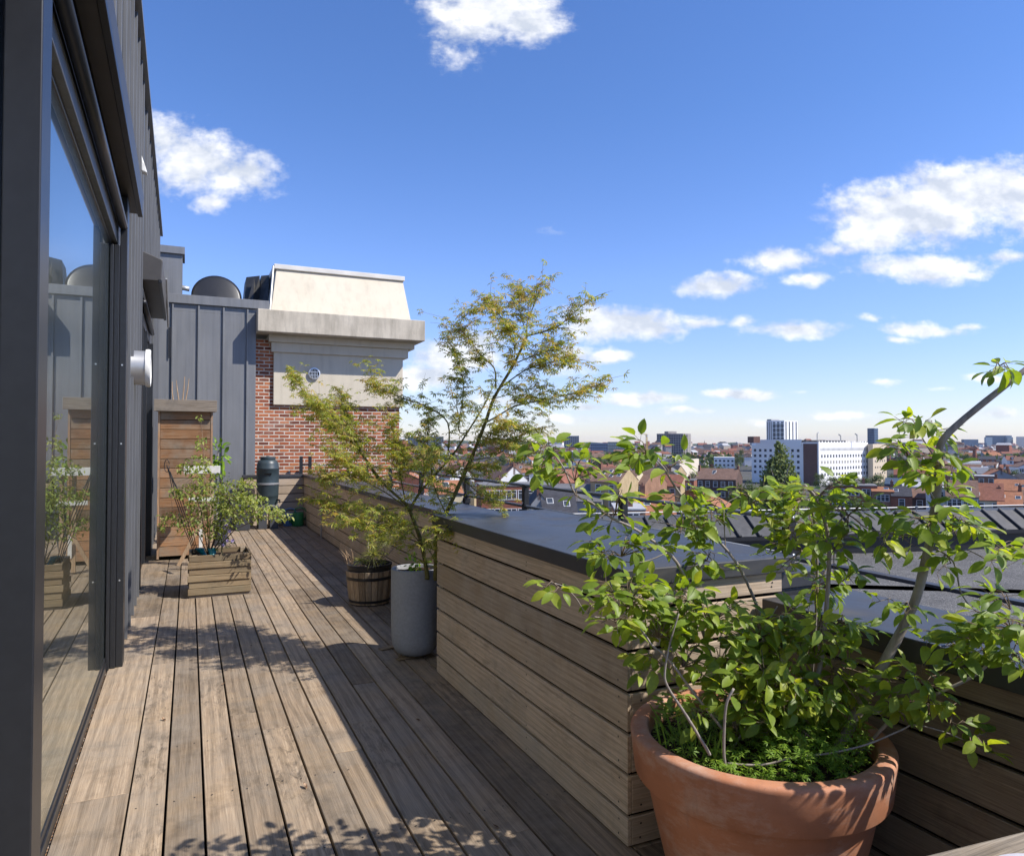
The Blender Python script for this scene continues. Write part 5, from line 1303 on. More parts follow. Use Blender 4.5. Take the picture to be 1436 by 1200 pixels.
# ---- rows of houses filling the town, each its own
rg = random.Random(77)
wn = list(WALL); rn = list(ROOF)
def where(px):
    for (a, s_) in ((640,'left of the maple trunk'),(700,'behind the right maple branches'),(783,'left of the grey slab'),(850,'below the grey slab'),(915,'left of the brown slab'),(975,'below the brown slab'),(1052,'left of the office block'),(1150,'near the poplar'),(1250,'under the office block'),(1330,'right of the office block'),(1400,'below the spire'),(2000,'below the glass towers')):
        if px < a: return s_
cnt = 0
for (d, n0, band) in ((132,9,'near'),(152,10,'near'),(188,15,'near'),(218,16,'middle'),(250,18,'middle'),(290,20,'middle'),(335,22,'far'),(390,24,'far'),(450,26,'far'),(520,26,'far'),(600,28,'far')):
    px0, px1 = 560, 1470
    for i in range(n0):
        px = px0 + (px1-px0)*(i+.5+rg.uniform(-.35,.35))/n0
        if d < 175 and (690 < px < 800 or 845 < px < 975 or px > 1160 or 600 < px < 665): continue
        if 175 <= d < 230 and (1240 < px or 960 < px < 1060): continue
        if 960 < px < 1262 and d > 170: continue
        if 1040 < px < 1140: continue
        if 930 < px < 1040 and d > 300: continue
        w = rg.uniform(5.5,9.5)*(1+d/900); dep = rg.uniform(8,11)
        top = rg.uniform(636, 652) if d > 300 else (622 + rg.uniform(9.6, 13.6)*1000/d)
        eave = hz(top, d) if d <= 300 else rg.uniform(8.5, 13.5)
        eave = max(6, min(eave, 14.5)); rise = rg.uniform(1.8,3.4)
        wall = rg.choice(('red brick','red brick','orange brick','cream','white','white','grey','beige','dark brick','yellow brick'))
        roof = rg.choice(('orange tile','red tile','red tile','brown tile','brown tile','brown tile','dark slate','dark slate','grey felt'))
        flat = rg.random() < .16
        if flat: roof = rg.choice(('grey felt','pale'))
        gab = rg.random() < .3
        lab = f"{band} {wall} house, {'flat ' if flat else ''}{roof} roof{', gable facing' if gab and not flat else ''}, {where(px)}"
        house(px, d*rg.uniform(.95,1.05), w, dep, eave, 0 if flat else rise, rg.choice((-30,-14,0,8,20,35,80)), wall, roof, lab, group='row houses of the town', rows=2 if d < 420 else 1, cols=rg.choice((2,2,3)), win=rg.choice(('single','single','ribbon')), gable=gab, ext=(1 if d < 260 and rg.random() < .5 else 0), sky=rg.choice((0,1,2)) if d < 400 else 0, chim=rg.choice((1,1,2)), dormer=(1 if rg.random() < .15 and not flat and not gab else 0), flat=flat)
        cnt += 1

# ---- big buildings
def tower(name, label, pts, zt, depth, mat, parent=None, zb=GZ, roofmat=None, cat='building'):
    """prism over a front line of (pixel column, depth) points"""
    F_ = [ground_at(px, d) for px, d in pts]
    loc = sum(F_, Vector())/len(F_)
    h = thing(name, label, cat, loc) if parent is None else parent
    away = Vector((loc.x, loc.y, 0)).normalized()*depth
    poly = [(p.x, p.y) for p in F_] + [(p.x+away.x, p.y+away.y) for p in reversed(F_)]
    mb = MB(); mb.prism(poly, zb, zt); w = mb.build('wall' if parent is None else 'wing', mat, h)
    return h, F_, w
def grid_windows(par, p0, p1, z0, z1, nx, nz, ww, wh, mat, name='window', proud=.06, skip=None, one=False):
    e = (p1-p0); L = e.length; e = e/L; n = Vector((e.y, -e.x, 0))
    if n.dot(p0) > 0: n = -n
    acc = MB() if one else None
    for j in range(nz):
        z = z0 + (z1-z0)*(j+.5)/nz
        for i in range(nx):
            if skip and skip(i, j): continue
            c = p0 + e*(L*(i+.5)/nx); c = Vector((c.x, c.y, z)) + n*proud*.5
            m = acc or MB(); m.obox(c, e*ww/2, n*proud*.5, Vector((0,0,wh/2)))
            if not one: m.build(name, mat, par)
    if one: tag(acc.build(name, mat, par), kind='stuff')
wht = m_plain('white_office_render', (.80,.79,.77), .8, 0, .04, .2); brn = m_plain('brown_brick_panel', (.135,.065,.05), .85, 0, .12, .5); bge = m_plain('beige_office_panel', (.58,.48,.35), .8, 0, .06, .3)
dk = m_plain('office_window_glass', (.045,.052,.062), .5, 0, .3, .2, .25); dkm = m_plain('office_shaded_window', (.30,.27,.22), .5, 0, .3, .3)
ztop = lambda py, d: CAMZ - (py-622)*d/1000
ob, F_, w_ = tower('office_block', 'long white office block with a brown brick stair section and rows of small windows', [(1125,408),(1148,400),(1217,432)], ztop(620,405), 22, wht)
Lw = [ground_at(1054,438), ground_at(1126,410)]
zt0 = ztop(621.5, 420)
mb = MB(); aw = Vector((Lw[0].x, Lw[0].y, 0)).normalized()*25; mb.prism([(Lw[0].x,Lw[0].y),(Lw[1].x,Lw[1].y),(Lw[1].x+aw.x,Lw[1].y+aw.y),(Lw[0].x+aw.x,Lw[0].y+aw.y)], GZ, zt0-1.2); lwg = mb.build('left_wing', wht, ob)
mb = MB(); q = (Lw[1]-Lw[0])*.12; mb.prism([((Lw[0]+q).x,(Lw[0]+q).y+1),(Lw[1].x,Lw[1].y+1),(Lw[1].x+aw.x,Lw[1].y+aw.y),(Lw[0].x+aw.x,Lw[0].y+aw.y)], zt0-1.19, zt0+2.2); mb.build('attic_storey', wht, ob)
grid_windows(lwg, Lw[0]+q*.15, Lw[1]-q*.3, zt0-19.0, zt0-2.6, 9, 5, 1.6, 1.55, dk)
e_ = (F_[1]-F_[0]).normalized(); n_ = Vector((e_.y, -e_.x, 0)); 
if n_.dot(F_[0]) > 0: n_ = -n_
mb = MB(); ctr = (F_[0]+F_[1])/2 + n_*.25; zz = ztop(620,404); mb.obox(Vector((ctr.x, ctr.y, (zz-.8+GZ)/2)), e_*((F_[1]-F_[0]).length/2-.9), n_*.3, Vector((0,0,(zz-.8-GZ)/2))); mb.build('brick_panel', brn, ob)
zb5, zt5 = ztop(669.5, 405), ztop(626.5, 405)
k5 = (zt5-zb5)/5
rg2 = random.Random(3)
for j in range(4):
    grid_windows(ob, F_[1]+(F_[2]-F_[1])*.03, F_[2], zb5+j*k5, zb5+(j+1)*k5, 17, 1, 1.3, 1.6, dk if j not in (2,) else dkm)
grid_windows(ob, F_[1]+(F_[2]-F_[1])*.03, F_[2], zt5-k5*.85, zt5+.1, 40, 1, .38, 1.5, dk, name='top_slits', one=True)
e2 = (F_[2]-F_[1]).normalized(); 
for i in range(17):
    c = F_[1].lerp(F_[2], (i+.2)/17); mb = MB(); mb.obox(Vector((c.x, c.y, ztop(620,405)+.2)), e2*.35, n_*.3, Vector((0,0,.5))); mb.build('roof_merlon', wht, ob)
BG = [ground_at(1217,429), ground_at(1224,426), ground_at(1243,442)]
mb = MB(); aw = Vector((BG[0].x, BG[0].y, 0)).normalized()*22; mb.prism([(BG[0].x,BG[0].y),(BG[1].x,BG[1].y),(BG[2].x,BG[2].y),(BG[2].x+aw.x,BG[2].y+aw.y),(BG[0].x+aw.x,BG[0].y+aw.y)], GZ, ztop(622.5,430)); bwg = mb.build('beige_wing', bge, ob)
for j in range(5): grid_windows(bwg, BG[1]+(BG[2]-BG[1])*.08, BG[2]-(BG[2]-BG[1])*.06, ztop(668-j*8.6,430), ztop(668-j*8.6-8.6,430), 5, 1, 1.35, 1.1, dk)
for (px, w0, h0, py) in ((1058,5,5,612),(1140,16,2.2,617),(1172,12,1.6,617.5)):
    c = ground_at(px, 425); mb = MB(); mb.box(c.x-w0/2, c.x+w0/2, c.y-2, c.y+3, ztop(621,420), ztop(py,425)); mb.build('roof_plant', brn if px < 1100 else ROOF['dark slate'], ob)
for (px, py) in ((1146, 608), (1202, 610), (1179, 611)):
    a = ground_at(px, 420); mb = MB(); a0 = Vector((a.x, a.y, ztop(620,420))); a1 = Vector((a.x, a.y, ztop(py,420))); mb.tube([a0, a1], .22, 6); mb.tube([a1, a1+Vector((-1.6 if px != 1146 else 1.2,0,.8))], .3, 6); mb.build('aerial_mast', M['steel'], ob)

def slab(name, label, pts, ytop, d, depth, mat, nx, nz, zlow, ww, wh, wmat=None, faces=None, cat='apartment block', bands=False, one=False):
    h, F2, w2 = tower(name, label, pts, ztop(ytop, d), depth, mat, cat=cat)
    zt_ = ztop(ytop, d)
    for fi in (faces if faces is not None else range(len(F2)-1)):
        nxi = nx[fi] if isinstance(nx, (list, tuple)) else nx
        if nxi: grid_windows(h, F2[fi], F2[fi+1], zlow, zt_-1.0, nxi, nz, ww, wh, wmat or dk, one=one)
    return h, F2, zt_
ttow = m_plain('white_tower_render', (.78,.78,.78), .7, 0, .04, .2)
h, F2, zt_ = slab('white_tower', 'tall white residential tower with balconies rising behind the white office block', [(1075,616),(1083,604),(1100,600),(1119,612)], 590, 610, 16, ttow, [3,0,4], 11, ztop(622,610), 1.5, 1.9, cat='tower block')
for j in range(10):
    z = ztop(622,610) + (zt_-1-ztop(622,610))*(j+.1)/10; e = (F2[2]-F2[1]); mb = MB(); c = (F2[1]+F2[2])/2; en = e.normalized(); nn = Vector((en.y,-en.x,0)); nn = nn if nn.dot(c) < 0 else -nn
    mb.obox(Vector((c.x,c.y,z))+nn*.5, e*.44, nn*.6, Vector((0,0,.28))); mb.build('balcony', ttow if j % 2 else M['steel'], h)
grid_windows(h, F2[1], F2[2], ztop(622,610), zt_-1, 3, 10, 1.8, 1.4, dk)
mb = MB(); c = sum(F2, Vector())/4; mb.box(c.x-6, c.x+3, c.y+4, c.y+9, zt_, zt_+1.4); mb.build('roof_plant', ROOF['pale'], h)
bm = m_plain('brown_grey_concrete', (.30,.275,.25), .85, 0, .12, .2)
h, F2, zt_ = slab('brown_slab_block', 'wide brown-grey apartment slab with a rounded right end on the skyline', [(921,700),(958,690),(965,693),(968,700),(969,708)], 608, 700, 16, bm, [11,2,1,1], 8, ztop(636,700), 1.5, 1.5)
mb = MB(); c = F2[0].lerp(F2[1], .7); mb.box(c.x-6, c.x+4, c.y+3, c.y+9, zt_, zt_+2.2); mb.build('roof_plant', bm, h)
gm = m_plain('grey_slab_concrete', (.34,.33,.315), .85, 0, .12, .2)
slab('grey_slab_block', 'grey apartment slab on the skyline left of the crane', [(783,900),(812,890)], 611, 890, 14, gm, 10, 6, ztop(628,890), 1.3, 1.3)
slab('grey_slab_block', 'long pale grey slab on the skyline behind the maple, left of its trunk', [(572,930),(622,900)], 612, 910, 14, gm, 14, 4, ztop(626,910), 1.5, 1.2)
lbm = m_plain('pale_blue_panel', (.20,.26,.32), .5, 0, .1, .3)
slab('low_office', 'low pale blue and white office right of the grey slab', [(828,820),(852,810)], 621, 815, 14, lbm, 8, 3, ztop(634,815), 1.6, 1.2, cat='office')
slab('low_office', 'low dark glass office below the hills, right of the pale blue one', [(852,850),(877,850)], 619.5, 850, 14, m_plain('dark_glass_panel', (.10,.125,.13), .3, 0, .15, .3), 8, 3, ztop(634,850), 1.6, 1.2, wmat=lbm, cat='office')
slab('cream_hall', 'big plain cream building wall left of the dark green trees', [(948,330),(953,325),(980,352)], 645, 335, 18, m_plain('cream_hall_render', (.62,.54,.43), .8, 0, .06, .3), 0, 0, 0, 1, 1, cat='hall')
slab('white_hall', 'low white building left of the white office block', [(1001,480),(1030,470)], 641, 475, 14, wht, 5, 2, ztop(655,475), 1.4, 1.2, cat='hall')
slab('grey_hall', 'long low grey shed with a pale roof right of the beige office wing', [(1326,300),(1386,310)], 656, 305, 20, m_plain('grey_shed_sheet', (.24,.25,.28), .6, 0, .1, .3), 0, 0, 0, 1, 1, cat='shed')
slab('grey_hall', 'long pale industrial shed behind the grey one, nearer the church spire', [(1320,380),(1376,385)], 648, 380, 24, m_plain('pale_shed_sheet', (.42,.43,.43), .6, 0, .1, .3), 0, 0, 0, 1, 1, cat='shed')
slab('pale_apartments', 'pale apartment row with dark window bands left of the red chimney stack', [(1312,640),(1360,620)], 639, 630, 14, m_plain('pale_apartment_render', (.50,.49,.47), .8, 0, .08, .3), 12, 3, ztop(654,630), 1.8, 1.4)
slab('pale_apartments', 'pale apartment row right of the red chimney stack', [(1369,620),(1400,640)], 643, 630, 14, m_plain('pale_apartment_render_b', (.52,.50,.46), .8, 0, .08, .3), 9, 2, ztop(654,630), 1.8, 1.4)
slab('pale_apartments', 'small white apartment block at the foot of the office towers', [(1386,1100),(1412,1080)], 633, 1090, 16, wht, 8, 3, ztop(642,1090), 1.8, 1.6)
bl1 = m_plain('blue_tower_glass', (.06,.12,.21), .5, 0, .1, .05, .3); bl2 = m_plain('dark_tower_glass', (.025,.034,.065), .5, 0, .12, .05, .3); bl3 = m_plain('pale_tower_panel', (.36,.37,.40), .6, 0, .08, .05)
def banded(name, label, pts, ytop, d, depth, mat, n, bandmat):
    h, F2, w2 = tower(name, label, pts, ztop(ytop, d), depth, mat, cat='office tower')
    zt_ = ztop(ytop, d); acc = MB()
    for fi in range(len(F2)-1):
        p0, p1 = F2[fi], F2[fi+1]; e = p1-p0; L = e.length; e.normalize(); nn = Vector((e.y,-e.x,0)); nn = nn if nn.dot(p0) < 0 else -nn
        for j in range(n):
            z = -15 + (zt_+15)*(j+.5)/n; c = (p0+p1)/2; m = MB(); m.obox(Vector((c.x,c.y,z))+nn*.25, e*(L/2-.4), nn*.25, Vector((0,0,(zt_+15)/n*.22))); m.build('window_band', bandmat, h)
    return h
banded('glass_tower', 'lone dark glass tower right of the white office block roof', [(1216.5,1500),(1226,1490),(1231.5,1510)], 600.5, 1500, 25, bl2, 14, bl1)
banded('glass_tower', 'pair-topped blue glass tower at the left of the skyline cluster', [(1348,2150),(1352,2140),(1372,2160)], 616, 2150, 40, bl1, 10, bl2)
banded('glass_tower', 'low blue glass block between the two blue towers', [(1372,2180),(1384,2180)], 621, 2180, 40, bl1, 8, bl2)
h = banded('glass_tower', 'tallest dark blue office tower with pale flanks on the right skyline', [(1382,2250),(1391,2240),(1411,2240),(1419,2260)], 610.5, 2250, 50, bl2, 14, bl1)
for (pa, pb) in ((1381.5,1390.5),(1411.5,1419.5)):
    a, b2 = ground_at(pa, 2236), ground_at(pb, 2236); mb = MB(); c = (a+b2)/2; e = b2-a; nn = Vector((e.y,-e.x,0)).normalized(); mb.obox(Vector((c.x,c.y,(ztop(613,2236)+GZ)/2)), e/2, nn*4, Vector((0,0,(ztop(613,2236)-GZ)/2))); mb.build('pale_flank', lbm, h)
banded('glass_tower', 'grey concrete office slab in front of the dark blue tower', [(1392,2050),(1409,2050)], 624, 2050, 30, bl3, 8, bl2)
banded('glass_tower', 'beige office tower cut by the right edge of the picture', [(1425,2200),(1445,2200)], 612, 2200, 40, m_plain('beige_tower_panel', (.46,.41,.37), .7, 0, .08, .05), 12, bl3)
banded('glass_tower', 'dark grey office block between the tall tower and the beige one', [(1418,2000),(1434,2000)], 628, 2000, 30, bl2, 6, bl3)
banded('glass_tower', 'small far pale tower half hidden by serviceberry leaves', [(1247,2100),(1253,2100)], 625, 2100, 20, bl3, 8, bl2)
banded('glass_tower', 'short slim grey tower left of the serviceberry head', [(1265,1900),(1282,1900)], 629, 1900, 20, bl3, 6, bl2)
# spire, chimney stack, crane
def spire(px, d, ytop, ybase, wpx, label):
    b = ground_at(px, d); s_ = thing('church_spire', label, 'church', b); w = wpx*d/1000/2
    zt_, zb = ztop(ytop, d), ztop(ybase, d)
    mb = MB(); mb.box(b.x-w, b.x+w, b.y-w, b.y+w, GZ, zb); mb.build('church_tower', WALL['dark brick'], s_)
    mb = MB(); mb.lathe([(w*1.25,zb),(w*.5,zb+(zt_-zb)*.5),(.05,zt_)], (b.x,b.y,0), 8); mb.build('roof', ROOF['dark slate'], s_)
spire(988, 1500, 617, 628, 3.2, 'thin dark church spire left of the white office block')
spire(1362, 900, 622, 640, 4.2, 'dark pointed church spire below the blue office towers')
b = ground_at(1366.5, 560); ck = thing('chimney_stack', 'tall red brick factory chimney below the blue office towers', 'chimney', b)
mb = MB(); mb.lathe([(1.6,GZ),(1.25,ztop(632,560)),(1.4,ztop(632,560)),(1.4,ztop(630,560))], (b.x,b.y,0), 16); mb.build('shaft', WALL['red brick'], ck)
b = ground_at(907, 760); cr = thing('tower_crane', 'yellow tower crane on the skyline left of the brown slab', 'crane', b)
ym = m_plain('crane_yellow', (.55,.38,.10), .6, 0, .05)
mb = MB(); zt_ = ztop(610,760)
for dx_ in (-.7,.7):
    for dy_ in (-.7,.7): mb.bar((b.x+dx_,b.y+dy_,GZ),(b.x+dx_,b.y+dy_,zt_+1), .25, .25)
for k in range(int((zt_-GZ)/2.4)):
    z = GZ+k*2.4; mb.bar((b.x-.7,b.y-.7,z),(b.x+.7,b.y-.7,z+2.4), .16, .16); mb.bar((b.x+.7,b.y+.7,z),(b.x-.7,b.y+.7,z+2.4), .16, .16)
mb.build('mast', ym, cr)
mb = MB(); r_ = Vector((math.cos(YAW), -math.sin(YAW), 0)); j0 = Vector((b.x,b.y,zt_)); j1 = j0 - r_*9.2 + Vector((0,0,1.6)); mb.bar(j0+r_*1.5, j1, .3, .3); mb.bar(j0+Vector((0,0,1.1)), j1, .2, .2)
for k in range(8): mb.bar(j0.lerp(j1,k/8), j0.lerp(j1,(k+1)/8)+Vector((0,0,1.1*(1-(k+1)/8))), .14, .14)
mb.build('jib', ym, cr)
mb = MB(); mb.obox(j0+Vector((0,0,-.8)), r_*.8, Vector((0,.8,0)), Vector((0,0,.9))); mb.build('cab', wht, cr)

# ---- trees of the town
TP = {}
def tree_proto(kind, seed):
    if (kind, seed) in TP: return TP[(kind, seed)]
    rg = random.Random(seed*13+5); lf = MB(); tk = MB()
    blobs = []
    if kind == 'poplar':
        for (ox, top, w) in ((0,1.0,.17),(-.13,.86,.15),(.14,.82,.15),(-.05,.93,.16),(.22,.62,.12),(-.24,.70,.11)):
            z = .16
            while z < top:
                f = (z-.16)/(top-.16); r = w*(.6+.4*min(1,f*3))*max(0,min(1,(1.02-f)*2.6))**.55
                if r > .02: blobs.append((ox*(1-.2*f)+rg.gauss(0,.02), rg.gauss(0,.05), z, r, r, r*1.1))
                z += .055
    else:
        for k in range(26):
            a = rg.uniform(0,6.28); el = rg.uniform(-.3,1.2); rr = rg.uniform(.15,.36)
            blobs.append((rr*math.cos(a)*math.cos(el), rr*math.sin(a)*math.cos(el), .55+.36*math.sin(el)*rg.uniform(.7,1.1), *[rg.uniform(.10,.19)]*3))
    n = 90 if kind == 'poplar' else 90
    for (x, y, z, rx, ry, rz) in blobs:
        for k in range(n):
            d = Vector((rg.gauss(0,1), rg.gauss(0,1), rg.gauss(.15,1))).normalized(); q = rg.random()**.35
            p = Vector((x+d.x*rx*q, y+d.y*ry*q, z+d.z*rz*q)); s_ = rg.uniform(.012,.028)
            u = Vector((rg.gauss(0,1), rg.gauss(0,1), rg.gauss(0,.6))).normalized(); v_ = u.cross(d + Vector((.01,0,.4))).normalized()
            lf.add([p-u*s_, p-v_*s_*.7, p+u*s_, p+v_*s_*.7], [(0,1,2,3)])
    tk.tube([(0,0,0),(.005,0,.25),(.0,.01,.6),(.0,0,.85)], [.028,.02,.012,.004], 8)
    for k in range(6):
        a = k*1.05; tk.tube([(0,0,.25+.05*k),(.12*math.cos(a),.12*math.sin(a),.42+.05*k),(.24*math.cos(a),.24*math.sin(a),.56+.05*k)], [.012,.008,.003], 5)
    o1 = lf.build('crown', M['crown2' if kind == 'poplar' else 'crown']); o2 = tk.build('trunk', M['bark'])
    TP[(kind, seed)] = (o1.data, o2.data); bpy.data.objects.remove(o1); bpy.data.objects.remove(o2); return TP[(kind, seed)]
def tree(px, d, H, W, label, kind='round', seed=0, name=None, group=None, cat='tree'):
    b = ground_at(px, d); t_ = thing(name or ('poplar_tree' if kind == 'poplar' else 'town_tree'), label, cat, b, group); c, k = tree_proto(kind, seed)
    for nm, me in (('crown', c), ('trunk', k)):
        o = bpy.data.objects.new(nm, me); COL.objects.link(o); o.parent = t_; o.scale = (W, W, H)
    t_.rotation_euler.z = -math.atan2(b.x, b.y) + (0 if kind == 'poplar' else uni(-3,3)); return t_
tree(1094, 165, hz(623,165), 17, 'big dense poplar group rising in front of the white office block', 'poplar', 1)
for (px, d, ytop, wpx, lab) in ((987,300,650,24,'dark round tree beside the cream hall'),(1003,310,649,22,'dark round tree right of its twin beside the cream hall'),(1015,290,652,20,'green tree left of the poplar with lighter crown'),(972,300,661,18,'low round tree in front of the cream hall'),
    (1048,190,671,34,'dark green tree at the left foot of the poplar'),(1030,185,684,26,'dark green tree lower left of the poplar, behind shrub leaves'),(980,165,690,26,'tree between brick houses left of the poplar'),
    (1040,600,629,8,'slim tree left of the white office block'),(1148,330,663,18,'tree in front of the brown brick section'),(1166,320,668,26,'tree under the white office front, left'),(1186,330,666,26,'tree under the white office front, middle'),(1210,330,667,22,'tree under the white office front, right'),(1232,300,664,26,'tree at the foot of the beige wing'),(1256,300,663,26,'tree right of the beige wing'),
    (1200,140,695,34,'rounded tree just above the ribbed roof, left one'),(1232,138,701,32,'rounded tree just above the ribbed roof, right one'),(1398,260,656,30,'light green tree behind the orange roofs at right'),(1424,255,658,26,'darker tree at the right edge behind orange roofs'),(1404,700,643,20,'small trees below the office towers'),(1380,760,643,18,'small tree right of the church spire'),
    (640,260,648,40,'tree seen through the maple, left of its trunk'),(668,240,655,36,'tree behind the thick maple trunk'),(585,230,645,30,'tree beside the brick tower corner'),(764,330,650,30,'dark tree behind the shrub tips'),(800,420,640,24,'tree below the grey slab'),(858,450,640,30,'tree below the low dark office'),(912,300,655,22,'tree below the crane'),(818,300,662,24,'tree left of the brown-roofed pair'),(1290,260,668,24,'tree behind the glass hall')):
    H = hz(ytop, d); tree(px, d, H, max(3.5, wpx*d/1000*1.35), lab, 'round', int(px) % 3)
rg = random.Random(12)
for i in range(46):
    px = rg.uniform(690, 790) if i < 14 else rg.uniform(600, 1440); d = rg.uniform(430, 640)
    if 1040 < px < 1250: continue
    tree(px, d, rg.uniform(12,18), rg.uniform(9,15), 'distant dark green tree among the town roofs, ' + where(px), 'round', i % 3, group='distant trees among the roofs')

# ---- the town beyond, too many houses to count
rg = random.Random(99); mb = MB(); mats = [WALL['white'], WALL['red brick'], WALL['beige'], ROOF['red tile'], ROOF['dark slate'], ROOF['brown tile'], WALL['grey'], ROOF['pale']]
for i in range(5200):
    d = 640 + 2300*rg.random()**1.5; px = rg.uniform(540, 1480)
    if i >= 3600: px = rg.uniform(1490, 2900); d = 150 + 1800*rg.random()**1.4
    if 1010 < px < 1260 and d < 760: continue
    b = ground_at(px, d); h = rg.uniform(8, 15) + (rg.uniform(4,14) if rg.random() < .07 else 0); w = rg.uniform(5,14); dp = rg.uniform(7,12); a = rg.uniform(0, 3.14)
    u = Vector((math.cos(a), math.sin(a), 0)); v_ = Vector((-u.y, u.x, 0))
    mb.mi = rg.choice((0,0,1,1,2,6)); mb.obox((b.x, b.y, GZ+h/2), u*w/2, v_*dp/2, Vector((0,0,h/2)))
    mb.mi = rg.choice((3,3,4,5,5,7)); r = rg.uniform(1.5,3.5)
    c0 = Vector((b.x, b.y, GZ+h+.05))
    mb.add([c0-u*(w/2+.3)-v_*(dp/2+.3), c0+u*(w/2+.3)-v_*(dp/2+.3), c0+u*(w/2+.3)+v_*(dp/2+.3), c0-u*(w/2+.3)+v_*(dp/2+.3), c0-u*w/2+Vector((0,0,r)), c0+u*w/2+Vector((0,0,r))], [(0,1,5,4),(2,3,4,5),(1,2,5),(3,0,4),(3,2,1,0)])
tag(mb.build('distant_town', mats), 'endless tiny roofs and walls of the town fading towards the horizon', 'town', kind='stuff')
mb = MB()
for i in range(26000):
    d = 560 + 2500*rg.random()**1.3; k = math.sin(i//60*12.9898)*43758.5; px = 540 + (k-math.floor(k))*940; b = ground_at(px, d)
    r = 5*rg.random()**.5; s_ = rg.uniform(.9, 2.6); p = Vector((b.x+rg.gauss(0,14), b.y+rg.gauss(0,14), GZ+rg.uniform(3, 15)))
    if 1010 < px < 1260 and d < 900: continue
    u = Vector((rg.gauss(0,1), rg.gauss(0,1), rg.gauss(0,.6))).normalized(); v_ = u.cross(Vector((rg.gauss(0,1), rg.gauss(0,1), .5))).normalized()
    mb.add([p-u*s_, p-v_*s_*.8, p+u*s_, p+v_*s_*.8], [(0,1,2,3)])
tag(mb.build('distant_trees', M['crown']), 'dark patches of trees between the far roofs', 'trees', kind='stuff')
# hills on the horizon
t = NT('wooded_hills'); v = t.coords(); M['hills'] = t.set(t.ramp(t.noise(v, .012, 6, .7), [(.3,(.03,.045,.02)),(.7,(.07,.085,.04))]), .95, spec=.05)
mb = MB(); nh = 260; vs = []; fs = []
def hh_(px, k):
    base = 6 + 9*math.sin(px*.011+.6) + 6*math.sin(px*.031+1.3) + 2.5*math.sin(px*.13) + 1.5*math.sin(px*.37+2)
    if px > 1000: base -= (px-1000)*.035
    return max(-18, base)
for i in range(nh+1):
    px = -200 + 3300*i/nh
    for k, (d, f) in enumerate(((3000,0),(3300,.75),(3700,1.0),(4300,.8),(5000,0))):
        b = ground_at(px, d); vs.append((b.x, b.y, GZ - .5 + (hh_(px, k)+22)*f + (rg.uniform(-1.3,1.8) if 0 < f else 0)))
for i in range(nh):
    for k in range(4): a = i*5+k; fs.append((a, a+5, a+6, a+1))
mb.add(vs, fs); tag(mb.build('hills', M['hills']), kind='structure')

# ================================================================== air
mb = MB(); mb.box(-6000, 6000, -6000, 6000, GZ-1.0, 62)
hz_ = bpy.data.materials.new('thin_haze'); hz_.use_nodes = True; nt = hz_.node_tree; nt.nodes.clear()
ou = nt.nodes.new('ShaderNodeOutputMaterial'); pv = nt.nodes.new('ShaderNodeVolumePrincipled'); pv.inputs['Color'].default_value = (.68,.80,1,1); pv.inputs['Density'].default_value = HAZE if 'HAZE' in globals() else .000055
pv.inputs['Anisotropy'].default_value = .2
nt.links.new(pv.outputs[0], ou.inputs['Volume'])
tag(mb.build('haze', hz_), kind='stuff')

# ================================================================== sun, sky, clouds
S = Vector((.69, -.58, 1.0)).normalized()
EL = math.asin(S.z); AZ = math.atan2(S.x, S.y)
sun = bpy.data.lights.new('sun', 'SUN'); sun.energy = 4.3; sun.angle = R(.5); sun.color = (1, .945, .87)
so = bpy.data.objects.new('sun', sun); COL.objects.link(so); so.rotation_euler = (-S).to_track_quat('-Z', 'Y').to_euler(); so.location = (20, -15, 40)
w = bpy.data.worlds.new('World'); scene.world = w; w.use_nodes = True; T_ = w.node_tree; N_ = T_.nodes; N_.clear(); LK = T_.links.new
out = N_.new('ShaderNodeOutputWorld'); bg = N_.new('ShaderNodeBackground'); LK(bg.outputs[0], out.inputs[0]); bg.inputs[1].default_value = .15
skt = N_.new('ShaderNodeTexSky'); skt.sky_type = 'NISHITA'; skt.sun_disc = False; skt.sun_elevation = EL; skt.sun_rotation = AZ; skt.air_density = 1.0; skt.dust_density = .1; skt.ozone_density = 3.0; skt.altitude = 50
hs = N_.new('ShaderNodeHueSaturation'); hs.inputs['Saturation'].default_value = 1.12
tn = N_.new('ShaderNodeMix'); tn.data_type = 'RGBA'; tn.blend_type = 'MULTIPLY'; tn.inputs[0].default_value = 1; LK(skt.outputs[0], tn.inputs[6]); TN = tn; LK(tn.outputs[2], hs.inputs['Color'])
tcn = N_.new('ShaderNodeTexCoord')
def vm(op, a, b=None, c=None):
    n = N_.new('ShaderNodeVectorMath'); n.operation = op
    for i, x in enumerate((a, b, c)):
        if x is None: continue
        if hasattr(x, 'is_linked'): LK(x, n.inputs[i])
        else: n.inputs[i].default_value = x
    return n
def mm(op, a, b=None, c=None, clamp=False):
    n = N_.new('ShaderNodeMath'); n.operation = op; n.use_clamp = clamp
    for i, x in enumerate((a, b, c)):
        if x is None: continue
        if hasattr(x, 'is_linked'): LK(x, n.inputs[i])
        else: n.inputs[i].default_value = x
    return n.outputs[0]
d0 = vm('NORMALIZE', tcn.outputs['Generated']).outputs[0]
H0 = Vector((math.sin(YAW), math.cos(YAW), 0)); R0 = Vector((math.cos(YAW), -math.sin(YAW), 0))
dep = mm('MAXIMUM', vm('DOT_PRODUCT', d0, tuple(H0)).outputs['Value'], .08)
uu = mm('DIVIDE', vm('DOT_PRODUCT', d0, tuple(R0)).outputs['Value'], dep); vv = mm('DIVIDE', vm('DOT_PRODUCT', d0, (0,0,1)).outputs['Value'], dep)
cb = N_.new('ShaderNodeCombineXYZ'); LK(uu, cb.inputs[0]); LK(vv, cb.inputs[1]); P2 = cb.outputs[0]
